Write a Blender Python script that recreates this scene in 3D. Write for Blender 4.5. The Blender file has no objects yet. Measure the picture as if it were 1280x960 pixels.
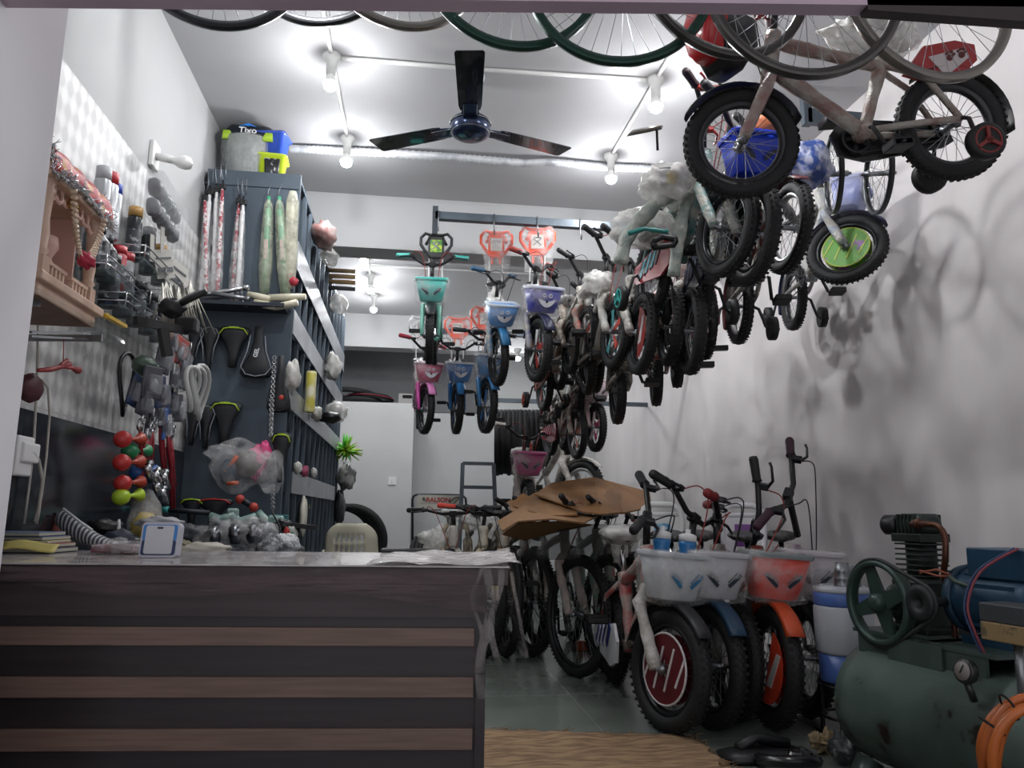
import bpy, bmesh, math, random
from mathutils import Vector, Matrix, Euler
R_ = math.radians
random.seed(7)
SC = bpy.context.scene
COL = SC.collection
V = Vector
# ------------------------------------------------------------------ camera
F = 950.0
CAM = V((0, 0, .88))
psi, th, ro = R_(7.63), R_(9.71), R_(.65)
FW = V((math.sin(psi)*math.cos(th), math.cos(psi)*math.cos(th), math.sin(th)))
r0 = V((math.cos(psi), -math.sin(psi), 0))
u0 = r0.cross(FW)
RT = r0*math.cos(ro) + u0*math.sin(ro)
UP = u0*math.cos(ro) - r0*math.sin(ro)
cd = bpy.data.cameras.new('camera'); cam = bpy.data.objects.new('camera', cd); COL.objects.link(cam)
cd.sensor_width = 36; cd.lens = F/1280*36; cd.clip_start = .02
cam.matrix_world = Matrix((( RT.x, UP.x, -FW.x, CAM.x), (RT.y, UP.y, -FW.y, CAM.y), (RT.z, UP.z, -FW.z, CAM.z), (0, 0, 0, 1)))
SC.camera = cam
def ray(u, v): return FW + RT*((u-640)/F) - UP*((v-480)/F)
def Pd(u, v, D): return CAM + ray(u, v)*D
def PY(u, v, y): d = ray(u, v); return CAM + d*(y/d.y)
def PX(u, v, x): d = ray(u, v); return CAM + d*(x/d.x)
def PZ(u, v, z): d = ray(u, v); return CAM + d*((z-CAM.z)/d.z)
# ------------------------------------------------------------------ materials
def lin(h):
    if isinstance(h, (tuple, list)): return tuple(h[:3]) + (1,)
    h = h.lstrip('#'); o = []
    for i in (0, 2, 4):
        c = int(h[i:i+2], 16)/255
        o.append(c/12.92 if c <= .04045 else ((c+.055)/1.055)**2.4)
    return tuple(o) + (1,)
MC = {}
def mat(col, rough=.5, metal=0, c2=None, sc=12, bump=0, bsc=60, alpha=None, emit=0, lo=.4, hi=.6, coat=0, stretch=None, kind='noise', ior=None):
    key = (str(col), rough, metal, str(c2), sc, bump, bsc, alpha, emit, lo, hi, coat, str(stretch), kind)
    if key in MC: return MC[key]
    m = bpy.data.materials.new('mat_%d' % len(MC)); m.use_nodes = True
    nt = m.node_tree; N = nt.nodes; L = nt.links; b = N['Principled BSDF']
    b.inputs['Base Color'].default_value = lin(col)
    b.inputs['Roughness'].default_value = rough
    b.inputs['Metallic'].default_value = metal
    if coat: b.inputs['Coat Weight'].default_value = coat
    tc = N.new('ShaderNodeTexCoord'); src = tc.outputs['Object']
    if stretch:
        mp = N.new('ShaderNodeMapping'); mp.inputs['Scale'].default_value = stretch
        L.new(src, mp.inputs['Vector']); src = mp.outputs['Vector']
    fac = None
    if c2 is not None:
        if kind == 'noise':
            n = N.new('ShaderNodeTexNoise'); n.inputs['Scale'].default_value = sc; n.inputs['Detail'].default_value = 4
            fo = n.outputs['Fac']
        else:
            n = N.new('ShaderNodeTexWave'); n.inputs['Scale'].default_value = sc; n.inputs['Distortion'].default_value = 1.0
            fo = n.outputs['Fac']
        L.new(src, n.inputs['Vector'])
        r = N.new('ShaderNodeValToRGB'); r.color_ramp.elements[0].position = lo; r.color_ramp.elements[1].position = hi
        r.color_ramp.elements[0].color = lin(col); r.color_ramp.elements[1].color = lin(c2)
        L.new(fo, r.inputs['Fac']); L.new(r.outputs['Color'], b.inputs['Base Color'])
    if bump:
        n2 = N.new('ShaderNodeTexNoise'); n2.inputs['Scale'].default_value = bsc; n2.inputs['Detail'].default_value = 3
        L.new(src, n2.inputs['Vector'])
        bp = N.new('ShaderNodeBump'); bp.inputs['Strength'].default_value = bump; bp.inputs['Distance'].default_value = .01
        L.new(n2.outputs['Fac'], bp.inputs['Height']); L.new(bp.outputs['Normal'], b.inputs['Normal'])
    if emit:
        b.inputs['Emission Color'].default_value = lin(col); b.inputs['Emission Strength'].default_value = emit
    if alpha is not None:
        if isinstance(alpha, tuple):
            n3 = N.new('ShaderNodeTexNoise'); n3.inputs['Scale'].default_value = alpha[2]; n3.inputs['Detail'].default_value = 5
            L.new(src, n3.inputs['Vector'])
            mr = N.new('ShaderNodeMapRange'); mr.inputs[1].default_value = .35; mr.inputs[2].default_value = .65
            mr.inputs[3].default_value = alpha[0]; mr.inputs[4].default_value = alpha[1]
            L.new(n3.outputs['Fac'], mr.inputs[0]); L.new(mr.outputs[0], b.inputs['Alpha'])
        else: b.inputs['Alpha'].default_value = alpha
    MC[key] = m
    return m
RUB = mat('#141517', .7, bump=.2, bsc=80)
BLK = mat('#121316', .45)
BLKG = mat('#141518', .25)
CHR = mat('#c8cacc', .18, 1)
STL = mat('#8d9094', .35, .9)
ALU = mat('#a9acb0', .3, .8)
RIMB = mat('#26282b', .3, .5)
DGREY = mat('#4a5158', .5, .3, c2='#3f464d', sc=4)
WRAP = mat('#cfcbc2', .35, c2='#aeb0aa', sc=18, bump=.8, bsc=90)
FILM = mat('#eeeeee', .12, alpha=(.05, .34, 14), bump=1, bsc=30)
FILM2 = mat('#e9e8e4', .2, alpha=(.35, .8, 14), bump=1, bsc=35)
WHITE = mat('#dadada', .4)
COPPER = mat('#5a3a2c', .4, .7)
def wrapm(c): return mat(c, .35, c2='#aaa69d', sc=16, lo=.35, hi=.62, bump=.7, bsc=80)
# ------------------------------------------------------------------ mesh builder
class MB:
    def __init__(s): s.b = bmesh.new(); s.mi = 0
    def _f(s, vs):
        try:
            f = s.b.faces.new(vs); f.material_index = s.mi; f.smooth = True; return f
        except ValueError: return None
    def box(s, c, size, rot=None, bev=0, M=None):
        c = V(c); m = Matrix.Translation(c) @ (rot.to_matrix().to_4x4() if isinstance(rot, Euler) else (rot.to_4x4() if rot is not None else Matrix()))
        if M is not None: m = M @ m
        t = bmesh.new(); bmesh.ops.create_cube(t, size=1)
        bmesh.ops.scale(t, vec=V(size), verts=t.verts)
        if bev: bmesh.ops.bevel(t, geom=list(t.edges), offset=bev, segments=2, affect='EDGES', profile=.5)
        s._merge(t, m, flat=True); return s
    def _merge(s, t, m, flat=False):
        mp = {}
        for v in t.verts: mp[v.index if False else v] = s.b.verts.new(m @ v.co)
        for f in t.faces:
            try:
                g = s.b.faces.new([mp[v] for v in f.verts]); g.material_index = s.mi; g.smooth = not flat
            except ValueError: pass
        t.free()
    def bar(s, p0, p1, w, h, up=(0, 0, 1)):
        p0, p1 = V(p0), V(p1); d = (p1-p0); L = d.length; d.normalize(); up = V(up)
        if abs(d.dot(up)) > .98: up = V((0, 1, 0))
        y = up.cross(d).normalized(); z = d.cross(y)
        m = Matrix(((d.x, y.x, z.x), (d.y, y.y, z.y), (d.z, y.z, z.z)))
        return s.box((p0+p1)/2, (L, w, h), rot=m)
    def tube(s, pts, r, seg=8, cap=True, closed=False, flat=1.0):
        pts = [V(p) for p in pts]; n = len(pts)
        rs = r if isinstance(r, (list, tuple)) else [r]*n
        rings = []; prev = None
        for i, p in enumerate(pts):
            if closed: t = pts[(i+1) % n]-pts[i-1]
            else: t = pts[min(i+1, n-1)]-pts[max(i-1, 0)]
            if t.length < 1e-9: t = V((0, 0, 1))
            t.normalize()
            if prev is None:
                a = V((0, 0, 1)) if abs(t.z) < .9 else V((1, 0, 0))
                x = a.cross(t).normalized()
            else:
                x = (prev - t*prev.dot(t))
                x = x.normalized() if x.length > 1e-6 else t.orthogonal().normalized()
            prev = x; y = t.cross(x)
            rings.append([s.b.verts.new(p + x*(math.cos(2*math.pi*k/seg)*rs[i]) + y*(math.sin(2*math.pi*k/seg)*rs[i]*flat)) for k in range(seg)])
        m = n if closed else n-1
        for i in range(m):
            a, b = rings[i], rings[(i+1) % n]
            for k in range(seg): s._f([a[k], a[(k+1) % seg], b[(k+1) % seg], b[k]])
        if cap and not closed:
            s._f(list(reversed(rings[0]))); s._f(rings[-1])
        return s
    def cyl(s, p0, p1, r0, r1=None, seg=16): return s.tube([p0, p1], [r0, r0 if r1 is None else r1], seg)
    def lathe(s, prof, c=(0, 0, 0), axis=(0, 0, 1), seg=24, arc=1.0, M=None):
        axis = V(axis).normalized(); c = V(c)
        x = axis.orthogonal().normalized(); y = axis.cross(x)
        rings = []
        for (r, h) in prof:
            ring = []
            for k in range(seg):
                a = 2*math.pi*k/seg
                p = c + axis*h + (x*math.cos(a)+y*math.sin(a))*r
                if M is not None: p = M @ p
                ring.append(s.b.verts.new(p))
            rings.append(ring)
        for i in range(len(rings)-1):
            a, b = rings[i], rings[i+1]
            for k in range(seg): s._f([a[k], a[(k+1) % seg], b[(k+1) % seg], b[k]])
        if prof[0][0] > 1e-5 and prof[0] != prof[-1]: s._f(list(reversed(rings[0])))
        if prof[-1][0] > 1e-5 and prof[0] != prof[-1]: s._f(rings[-1])
        return s
    def ring(s, c, R, r, axis=(0, 1, 0), seg=32, ps=8, fl=1.0):
        prof = [(R + r*math.cos(2*math.pi*k/ps), r*fl*math.sin(2*math.pi*k/ps)) for k in range(ps)]
        return s.lathe(prof+[prof[0]], c, axis, seg)
    def sph(s, c, r, seg=16, sq=(1, 1, 1)):
        t = bmesh.new(); bmesh.ops.create_uvsphere(t, u_segments=seg, v_segments=max(6, seg*2//3), radius=r)
        s._merge(t, Matrix.Translation(V(c)) @ Matrix.Diagonal(V(sq).to_4d())); return s
    def prism(s, out, h, M=None):
        M = M or Matrix()
        a = [s.b.verts.new(M @ V((p[0], p[1], 0))) for p in out]
        b = [s.b.verts.new(M @ V((p[0], p[1], h))) for p in out]
        n = len(out)
        for f in (list(reversed(a)), b):
            g = s._f(f)
            if g: g.smooth = False
        for i in range(n):
            g = s._f([a[i], a[(i+1) % n], b[(i+1) % n], b[i]])
            if g: g.smooth = False
        return s
    def loft(s, loops, cap=True):
        rs = [[s.b.verts.new(V(p)) for p in lp] for lp in loops]; n = len(rs[0])
        for i in range(len(rs)-1):
            for k in range(n): s._f([rs[i][k], rs[i][(k+1) % n], rs[i+1][(k+1) % n], rs[i+1][k]])
        if cap: s._f(list(reversed(rs[0]))); s._f(rs[-1])
        return s
    def grid(s, fn, nu, nv):
        g = [[s.b.verts.new(V(fn(i/nu, j/nv))) for j in range(nv+1)] for i in range(nu+1)]
        for i in range(nu):
            for j in range(nv): s._f([g[i][j], g[i+1][j], g[i+1][j+1], g[i][j+1]])
        return s
    def blob(s, c, size, seed=0, amp=.25, seg=16, fr=3.0):
        rnd = random.Random(seed); ph = [rnd.uniform(0, 6) for _ in range(6)]
        t = bmesh.new(); bmesh.ops.create_uvsphere(t, u_segments=seg, v_segments=seg*3//4, radius=.5)
        for v in t.verts:
            d = v.co.normalized()
            k = 1 + amp*(math.sin(fr*d.x*2+ph[0])*math.sin(fr*d.y*2+ph[1]) + .5*math.sin(fr*3*d.z+ph[2]+d.x*5) + .4*math.sin(fr*4*d.y+ph[3]+4*d.z))
            v.co = V((v.co.x*size[0], v.co.y*size[1], v.co.z*size[2]))*k
        s._merge(t, Matrix.Translation(V(c))); return s
    def mesh(s, mats, name='mesh', recalc=True):
        if recalc: bmesh.ops.recalc_face_normals(s.b, faces=s.b.faces)
        me = bpy.data.meshes.new(name); s.b.to_mesh(me); s.b.free()
        for m in (mats if isinstance(mats, (list, tuple)) else [mats]): me.materials.append(m)
        return me
def smooth(pts, n=5):
    P = [V(p) for p in pts]; o = []
    for i in range(len(P)-1):
        p0, p1, p2, p3 = P[max(i-1, 0)], P[i], P[i+1], P[min(i+2, len(P)-1)]
        for k in range(n):
            t = k/n; o.append(.5*((2*p1)+(p2-p0)*t+(2*p0-5*p1+4*p2-p3)*t*t+(3*p1-p0-3*p2+p3)*t**3))
    return o+[P[-1]]
def link(name, me, parent=None, M=None):
    o = bpy.data.objects.new(name, me); COL.objects.link(o)
    if parent is not None: o.parent = parent
    if M is not None: o.matrix_basis = M
    return o
def obj(name, mb, mats, parent=None, M=None, solid=0):
    o = link(name, mb.mesh(mats, name), parent, M)
    if solid:
        md = o.modifiers.new('s', 'SOLIDIFY'); md.thickness = solid; md.offset = 0
    return o
def tag(o, label, cat, group=None, kind=None):
    o['label'] = label; o['category'] = cat
    if group: o['group'] = group
    if kind: o['kind'] = kind
    return o
def thing(name, label, cat, loc=(0, 0, 0), rotz=0, group=None):
    o = bpy.data.objects.new(name, None); COL.objects.link(o); o.empty_display_size = .05
    o.location = loc; o.rotation_euler = (0, 0, rotz)
    return tag(o, label, cat, group)
def struct(name, mb, m, solid=0):
    o = obj(name, mb, m); o['kind'] = 'structure'; return o
def text(body, size, m, parent, M, name='lettering', depth=.0006, align='CENTER', shear=0, bold=0):
    cu = bpy.data.curves.new('t', 'FONT'); cu.body = body; cu.size = size; cu.extrude = depth; cu.align_x = align; cu.align_y = 'CENTER'
    cu.shear = shear; cu.offset = bold
    to = bpy.data.objects.new('t', cu); COL.objects.link(to)
    dg = bpy.context.evaluated_depsgraph_get()
    me = bpy.data.meshes.new_from_object(to.evaluated_get(dg)); bpy.data.objects.remove(to); me.materials.clear(); me.materials.append(m)
    return link(name, me, parent, M)
def frame3(o, x, y):   # matrix with origin o, local x, local y
    x = V(x).normalized(); z = x.cross(V(y)).normalized(); y = z.cross(x)
    return Matrix(((x.x, y.x, z.x, o[0]), (x.y, y.y, z.y, o[1]), (x.z, y.z, z.z, o[2]), (0, 0, 0, 1)))
# ================================================================== ROOM
XL, XR, ZC, YB = -1.2, 2.38, 3.15, 9.6
def wall_mat(c, c2, stretch):
    return mat(c, .75, c2=c2, sc=1.6, lo=.3, hi=.75, stretch=stretch, bump=.05, bsc=25)
WM = wall_mat('#acadad', '#a4a5a6', (1, 1, 1))
WMR = wall_mat('#dedada', '#d2cece', (1, 2.2, .3))
b = MB(); b.box((XR+.06, 5, 1.6), (.12, 11.4, 3.4)); struct('wall_right', b, WMR)
b = MB(); b.box((XL-.06, 5.2, 1.6), (.12, 9.2, 3.4)); struct('wall_left', b, WM)
b = MB(); b.box(((XL+XR)/2, YB+.06, 1.6), (XR-XL+.3, .12, 3.4)); struct('wall_back', b, wall_mat('#b9bbbb', '#b2b4b4', (1, 1, 1)))
b = MB(); b.box(((XL+XR)/2, 5.5, ZC+.06), (XR-XL+.3, 9.4, .12)); struct('ceiling', b, mat('#bababc', .8, c2='#b3b3b5', sc=.8))
# floor
fm = mat('#6c736d', .22, c2='#5b625d', sc=2.2, lo=.35, hi=.7)
def grout(m, w, h, dark='#34383a', off=(0, 0), yz=False):
    nt = m.node_tree; N = nt.nodes; L = nt.links; bs = N['Principled BSDF']
    src = bs.inputs['Base Color'].links[0].from_socket if bs.inputs['Base Color'].links else None
    br = N.new('ShaderNodeTexBrick'); br.offset = 0
    br.inputs['Scale'].default_value = 1; br.inputs['Brick Width'].default_value = w; br.inputs['Row Height'].default_value = h
    br.inputs['Mortar Size'].default_value = .003; br.inputs['Mortar'].default_value = lin(dark)
    tc = N.new('ShaderNodeTexCoord'); mp = N.new('ShaderNodeMapping'); mp.inputs['Location'].default_value = (off[0], off[1], 0)
    if yz:
        s1 = N.new('ShaderNodeSeparateXYZ'); c1_ = N.new('ShaderNodeCombineXYZ'); L.new(tc.outputs['Object'], s1.inputs[0]); L.new(s1.outputs['Y'], c1_.inputs['X']); L.new(s1.outputs['Z'], c1_.inputs['Y']); L.new(c1_.outputs[0], mp.inputs[0])
    else: L.new(tc.outputs['Object'], mp.inputs[0])
    L.new(mp.outputs[0], br.inputs[0])
    if src: L.new(src, br.inputs['Color1']); L.new(src, br.inputs['Color2'])
    L.new(br.outputs['Color'], bs.inputs['Base Color'])
grout(fm, .8, .8, '#7d8380', (-.03, .1))
b = MB(); b.box(((XL+XR)/2, 5, -.05), (XR-XL+.3, 11.5, .1)); struct('floor', b, fm)
# beams (concrete downstands) and loft
BM = wall_mat('#b2b3b4', '#abacad', (1, 1, 1))
b = MB(); b.box(((XL+XR)/2, 5.42, 2.95), (XR-XL, .24, .4)); struct('trim_1', b, BM)
b = MB(); b.box(((XL+XR)/2, 8.82, 2.97), (XR-XL, .24, .42)); struct('trim_2', b, BM)
# partition (small room) with loft on top
xp = PY(516, 560, 8.72).x
b = MB(); b.box(((XL+xp)/2, 9.15, 1.06), (xp-XL, .86, 2.12)); struct('wall_partition', b, wall_mat('#c4c4c4', '#bababa', (1, 1, 1)))
# darker grey upper band on the back wall
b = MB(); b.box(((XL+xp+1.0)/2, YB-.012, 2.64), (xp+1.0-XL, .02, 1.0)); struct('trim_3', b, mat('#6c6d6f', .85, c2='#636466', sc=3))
# tiles on left wall
tm = mat('#c9c9c7', .45)
nt = tm.node_tree; N = nt.nodes; L = nt.links
tc = N.new('ShaderNodeTexCoord'); sp = N.new('ShaderNodeSeparateXYZ'); L.new(tc.outputs['Object'], sp.inputs[0])
def mth(op, a, bb=None):
    n = N.new('ShaderNodeMath'); n.operation = op
    for i, q in enumerate((a, bb)):
        if q is None: continue
        if isinstance(q, (int, float)): n.inputs[i].default_value = q
        else: L.new(q, n.inputs[i])
    return n.outputs[0]
cy = mth('COSINE', mth('MULTIPLY', sp.outputs['Y'], 2*math.pi/.066)); cz = mth('COSINE', mth('MULTIPLY', sp.outputs['Z'], 2*math.pi/.085))
pat = mth('ADD', cy, cz)
no = N.new('ShaderNodeTexNoise'); no.inputs['Scale'].default_value = 9; L.new(tc.outputs['Object'], no.inputs['Vector'])
pat = mth('ADD', mth('ADD', pat, 1.0), mth('MULTIPLY', no.outputs['Fac'], 1.6))
rp = N.new('ShaderNodeValToRGB'); rp.color_ramp.elements[0].position = .0; rp.color_ramp.elements[1].position = .62
rp.color_ramp.elements[0].color = lin('#d2d2d1'); rp.color_ramp.elements[1].color = lin('#ababab')
e = rp.color_ramp.elements.new(.3); e.color = lin('#c8c8c7')
L.new(mth('DIVIDE', pat, 4.2), rp.inputs['Fac']); L.new(rp.outputs['Color'], N['Principled BSDF'].inputs['Base Color'])
grout(tm, .8, .6, '#a8a8a8', yz=True)
ztile, zdado = PX(130, 147, XL).z, PX(90, 529, XL).z
b = MB(); b.box((XL+.005, 2.6, (ztile+zdado)/2), (.012, 4.4, ztile-zdado)); struct('wall_left_tiles', b, tm)
b = MB(); b.box((XL+.012, 2.6, zdado/2), (.02, 4.4, zdado)); struct('wall_left_dado', b, mat('#20242a', .12, c2='#3a3f47', sc=2.4, lo=.45, hi=.75))
# front pillar on the left
pe = PX(27, 510, XL).y
py0 = 1.75
pxe = PY(27, 510, py0).x
PM = mat('#e2e0e4', .8, c2='#dad8dc', sc=1.4)
b = MB(); b.box((pxe-.6, py0-.15, 1.6), (1.2, .3, 3.4), bev=.008); struct('wall_front', b, PM)
# lintel / shutter housing above the opening
zl = PY(200, 12, 1.5).z
b = MB()
q0 = PY(-80, 8.5, 1.5); q1 = PY(1330, 22, 1.5)
b.bar(q0+V((0, -.02, .15)), q1+V((0, -.02, .15)), .04, .3)
struct('trim_4', b, mat('#bfa9b4', .55, c2='#ad98a6', sc=1.5))
qa, qb = PY(1085, 12, 1.46), PY(1330, 30, 1.46)
b = MB(); b.prism([(qa.x, qa.z+.0), (qb.x, qb.z), (qb.x, qb.z+.1), (qa.x, qa.z+.1)], .03, M=Matrix(((1, 0, 0, 0), (0, 0, 1, 1.46), (0, 1, 0, 0), (0, 0, 0, 1)))); struct('trim_5', b, mat('#2a2122', .6))
# ------------------------------------------------------------------ lights
BULB = mat('#fcfdff', .4, emit=430)
BK = mat('#fcfdff', .4, emit=430)
PVC = mat('#d8d8d6', .45)
bulbs = [(413, 104, 'nearest left'), (433, 201, 'left, second'), (820, 132, 'nearest right'), (764, 222, 'right, second')]
zbulb = ZC-.155
bpos = [PZ(u, v, zbulb) for u, v, _ in bulbs]
labs = ['glowing bulb in a white ceiling holder, left of the fan and closest to the doorway', 'glowing bulb in a white holder left of the fan, just before the corrugated hose',
        'glowing bulb in a white ceiling holder right of the fan, beside the green-tyred wheel rims', 'glowing bulb under the ceiling right of the fan, beside the bicycle mirror',
        'glowing bulb behind the concrete beam, topmost of the left column of three', 'glowing bulb behind the concrete beam, middle of the left column of three',
        'glowing bulb behind the concrete beam, lowest of the left column of three', 'glowing bulb behind the concrete beam, right of the orange backrests', 'small glowing bulb deep in the shop, beside the dark blue basket bicycle']
labs += ['bulb nearest the doorway in the left row, above the frame', 'bulb nearest the doorway in the right row, above the frame']
far = [(455, 325), (463, 362), (467, 386), (742, 311), (647, 447)]
for i, p in enumerate(far):
    z = ZC-.155 if i < 4 else 2.35
    bpos.append(PZ(p[0], p[1], z) if i < 4 else PY(p[0], p[1], 8.4))
k1 = bpos[0]+(bpos[0]-bpos[1])*1.15; k2 = bpos[2]+(bpos[2]-bpos[3])*1.15
bpos += [V((k1.x, k1.y, zbulb)), V((k2.x, k2.y, zbulb))]
for i, p in enumerate(bpos):
    t = thing('ceiling_bulb', labs[i], 'light bulb', (p.x, p.y, p.z), 0, 'bulbs under the ceiling')
    top = ZC if i != 8 else p.z+.1
    b = MB(); b.lathe([(0, top-p.z), (.045, top-p.z), (.045, top-p.z-.02), (.025, top-p.z-.045), (.024, .045), (.0, .045)], seg=20)
    obj('holder', b, PVC, t)
    b = MB(); b.lathe([(0, .05), (.018, .048), (.02, .034), (.031, .012), (.0345, .0), (.0, .0)], seg=20); obj('bulb_base', b, PVC, t)
    b = MB(); b.lathe([(.034, 0), (.034, -.01), (.029, -.026), (.015, -.037), (0, -.04)], seg=20)
    obj('bulb', b, BULB, t)
# a bulb near the back right that lights the rear bikes (its glow is hidden in the photo by the bikes)
# conduits
cm = mat('#d2d2d0', .4)
def conduit(name, pts, label, r=.011):
    b = MB(); b.tube(pts, r, 8); o = obj(name, b, cm); tag(o, label, 'conduit', 'white conduits on the ceiling'); return o
zc = ZC-.013
c1, c2, c3, c4 = [V((p.x, p.y, zc)) for p in bpos[:4]]
L1 = c1+(c1-c2)*1.1; R1 = c3+(c3-c4)*1.0
conduit('ceiling_conduit', [L1, c1+V((0,-.05,0))], 'white conduit on the ceiling, running from the nearest left bulb toward the doorway')
conduit('ceiling_conduit', [c1+V((0, .05, 0)), c2-V((0, .05, 0))], 'white conduit joining the two bulbs left of the fan')
conduit('ceiling_conduit', [R1, c4-V((0, .05, 0))], 'white conduit along the ceiling right of the fan, joining the right bulbs')
mid = PZ(590, 86, zc)
conduit('ceiling_conduit', [c1+V((.05, 0, 0)), V((mid.x-.04, mid.y, zc)), V((mid.x+.04, mid.y, zc)), c3-V((.05, 0, 0))], 'white conduit crossing the ceiling behind the fan rod')
f1, f3 = V((bpos[4].x, bpos[4].y, zc)), V((bpos[6].x, bpos[6].y, zc))
conduit('ceiling_conduit', [f1+V((0, -.3, 0)), f3], 'white conduit behind the concrete beam, joining the left column of bulbs')
ce = PZ(700, 345, zc)
conduit('ceiling_conduit', [V((bpos[5].x, bpos[5].y-.3, zc)), V((ce.x, bpos[5].y-.3, zc))], 'thin white conduit across the ceiling behind the concrete beam', .008)
# corrugated hose
A = PZ(362, 186, ZC-.035); B_ = PZ(825, 212, ZC-.035); m1 = PZ(560, 196, ZC-.045); m2 = PZ(655, 204, ZC-.05); m3 = PZ(690, 203, ZC-.04)
pts = []; rs = []
ctl = [A, PZ(440, 189, ZC-.035), m1, m2, m3, PZ(760, 209, ZC-.035), B_]
NS = 220
for i in range(NS+1):
    t = i/NS*(len(ctl)-1); k = min(int(t), len(ctl)-2); f = t-k
    f = f*f*(3-2*f)*.5+f*.5
    pts.append(ctl[k].lerp(ctl[k+1], f)); rs.append(.024 + (.005 if i % 2 else -.002))
b = MB(); b.tube(pts, rs, 10)
o = obj('corrugated_hose', b, mat('#b9bcc2', .3, .2, c2='#d5d7da', sc=14)); tag(o, 'silver-grey corrugated hose running across the ceiling behind the fan', 'hose')
# ------------------------------------------------------------------ fan
FP = Pd(588, 160, 3.95)
fan = thing('ceiling_fan', 'dark blue three-blade ceiling fan under the white ceiling', 'fan', tuple(FP))
fm_ = mat('#10131c', .2, .4, coat=.6); fb = mat('#1c2b48', .22, .6, coat=.5)
b = MB(); b.lathe([(0, .075), (.03, .07), (.075, .055), (.1, .035), (.105, .0), (.1, -.03), (.085, -.045), (.06, -.052), (0, -.055)], seg=36); obj('motor_housing', b, fb, fan)
b = MB(); b.ring((0, 0, .02), .105, .0035, (0, 0, 1), 36, 6); b.ring((0, 0, -.03), .098, .0035, (0, 0, 1), 36, 6); obj('trim_ring', b, CHR, fan)
b = MB(); b.cyl((0, 0, .06), (0, 0, ZC-FP.z), .013); b.lathe([(0.02, .06), (.045, .08), (.03, .13), (.015, .15)], seg=20); obj('down_rod', b, PVC, fan)
b = MB(); b.lathe([(0.0, ZC-FP.z), (.07, ZC-FP.z), (.06, ZC-FP.z-.05), (.03, ZC-FP.z-.09), (0, ZC-FP.z-.09)], seg=24); obj('canopy', b, PVC, fan)
dirv = math.atan2((CAM-FP).y, (CAM-FP).x)
for k in range(3):
    a = dirv + R_(-1) + k*2*math.pi/3
    M = Matrix.Rotation(a, 4, 'Z') @ Matrix.Rotation(R_(-3.5), 4, 'Y') @ Matrix.Rotation(R_(3), 4, 'X')
    b = MB(); out = [(.16, -.05), (.2, -.058), (.6, -.068), (.612, -.06), (.612, .06), (.6, .068), (.2, .058), (.16, .05)]
    b.prism(out, .004); bl = obj('blade', b, fm_, fan, M)
    b = MB(); b.prism([(.08, -.03), (.15, -.045), (.22, -.03), (.22, .03), (.15, .045), (.08, .03)], .006, M=Matrix.Translation((0, 0, -.006))); obj('blade_bracket', b, fb, bl)
    b = MB(); b.bar((.1, -.034, -.007), (.22, -.034, -.007), .004, .003); b.bar((.1, .034, -.007), (.22, .034, -.007), .004, .003); obj('trim_strip', b, CHR, bl)
# wall bulb on the left (off)
wp = PX(190, 195, XL)
t = thing('wall_bulb', 'unlit white bulb in an angled holder on the left wall', 'light bulb', tuple(wp))
b = MB(); b.box((.01, 0, 0), (.02, .09, .12), bev=.004); b.cyl((.02, 0, 0), (.09, .0, -.012), .018); obj('holder', b, PVC, t)
b = MB(); b.lathe([(.013, 0), (.016, .01), (.03, .04), (.033, .06), (.026, .085), (0, .098)], (.085, 0, -.012), (1, 0, -.15), 20); obj('bulb', b, mat('#e6e6e4', .2), t)
# switch on partition
sp_ = PY(490, 601, 8.70)
t = thing('wall_switch', 'small white switch plate on the white partition wall', 'switch', (sp_.x, 8.72, sp_.z))
b = MB(); b.box((0, -.006, 0), (.09, .012, .09), bev=.003); obj('plate', b, WHITE, t)
b = MB(); b.box((0, -.014, 0), (.03, .006, .04), bev=.002); obj('rocker', b, PVC, t)
# white wedge boxes on the loft
wb = PY(470, 490, 8.95)
w = SC.world or bpy.data.worlds.new('world'); SC.world = w; w.use_nodes = True
w.node_tree.nodes['Background'].inputs[0].default_value = (.65, .645, .68, 1); w.node_tree.nodes['Background'].inputs[1].default_value = .82
SC.view_settings.view_transform = 'Standard'; SC.view_settings.look = 'None'; SC.view_settings.gamma = 1; SC.view_settings.use_curve_mapping = False
SC.view_settings.exposure = .6
# ================================================================== BICYCLES
CACHE = {}
def cached(key, fn):
    if key not in CACHE: CACHE[key] = fn()
    return CACHE[key]
KID = dict(wb=.76, R=.2, tw=.028, bb=(.32, .2), st=(.21, .47), sad=(.175, .60), h0=(.625, .47), h1=(.595, .59), bar=(.575, .70), bw=.24, brise=.06, basket=(.745, .50))
MTB = dict(wb=1.05, R=.33, tw=.027, bb=(.43, .29), st=(.28, .72), sad=(.25, .86), h0=(.875, .66), h1=(.845, .79), bar=(.86, .88), bw=.31, brise=.03, basket=None)
def tyre_mesh(R, tw, m, knob=True):
    def f():
        b = MB(); b.ring((0, 0, 0), R-tw, tw, (0, 1, 0), 48, 10, 1.0)
        if knob:
            n = int(2*math.pi*R/.026)
            for i in range(n):
                for j, (ya, dr) in enumerate(((0, 1.0), (.55, .86), (-.55, .86))):
                    a = 2*math.pi*(i+(.5 if j else 0))/n
                    rr = (R-tw) + tw*dr
                    y = ya*tw*1.15
                    c = (rr*math.cos(a), y, rr*math.sin(a))
                    b.box(c, (.003, tw*.42, .010), rot=Euler((0, -a, 0)))
        return b.mesh(m, 'tyre', recalc=False)
    return cached(('tyre', R, tw, m.name, knob), f)
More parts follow.
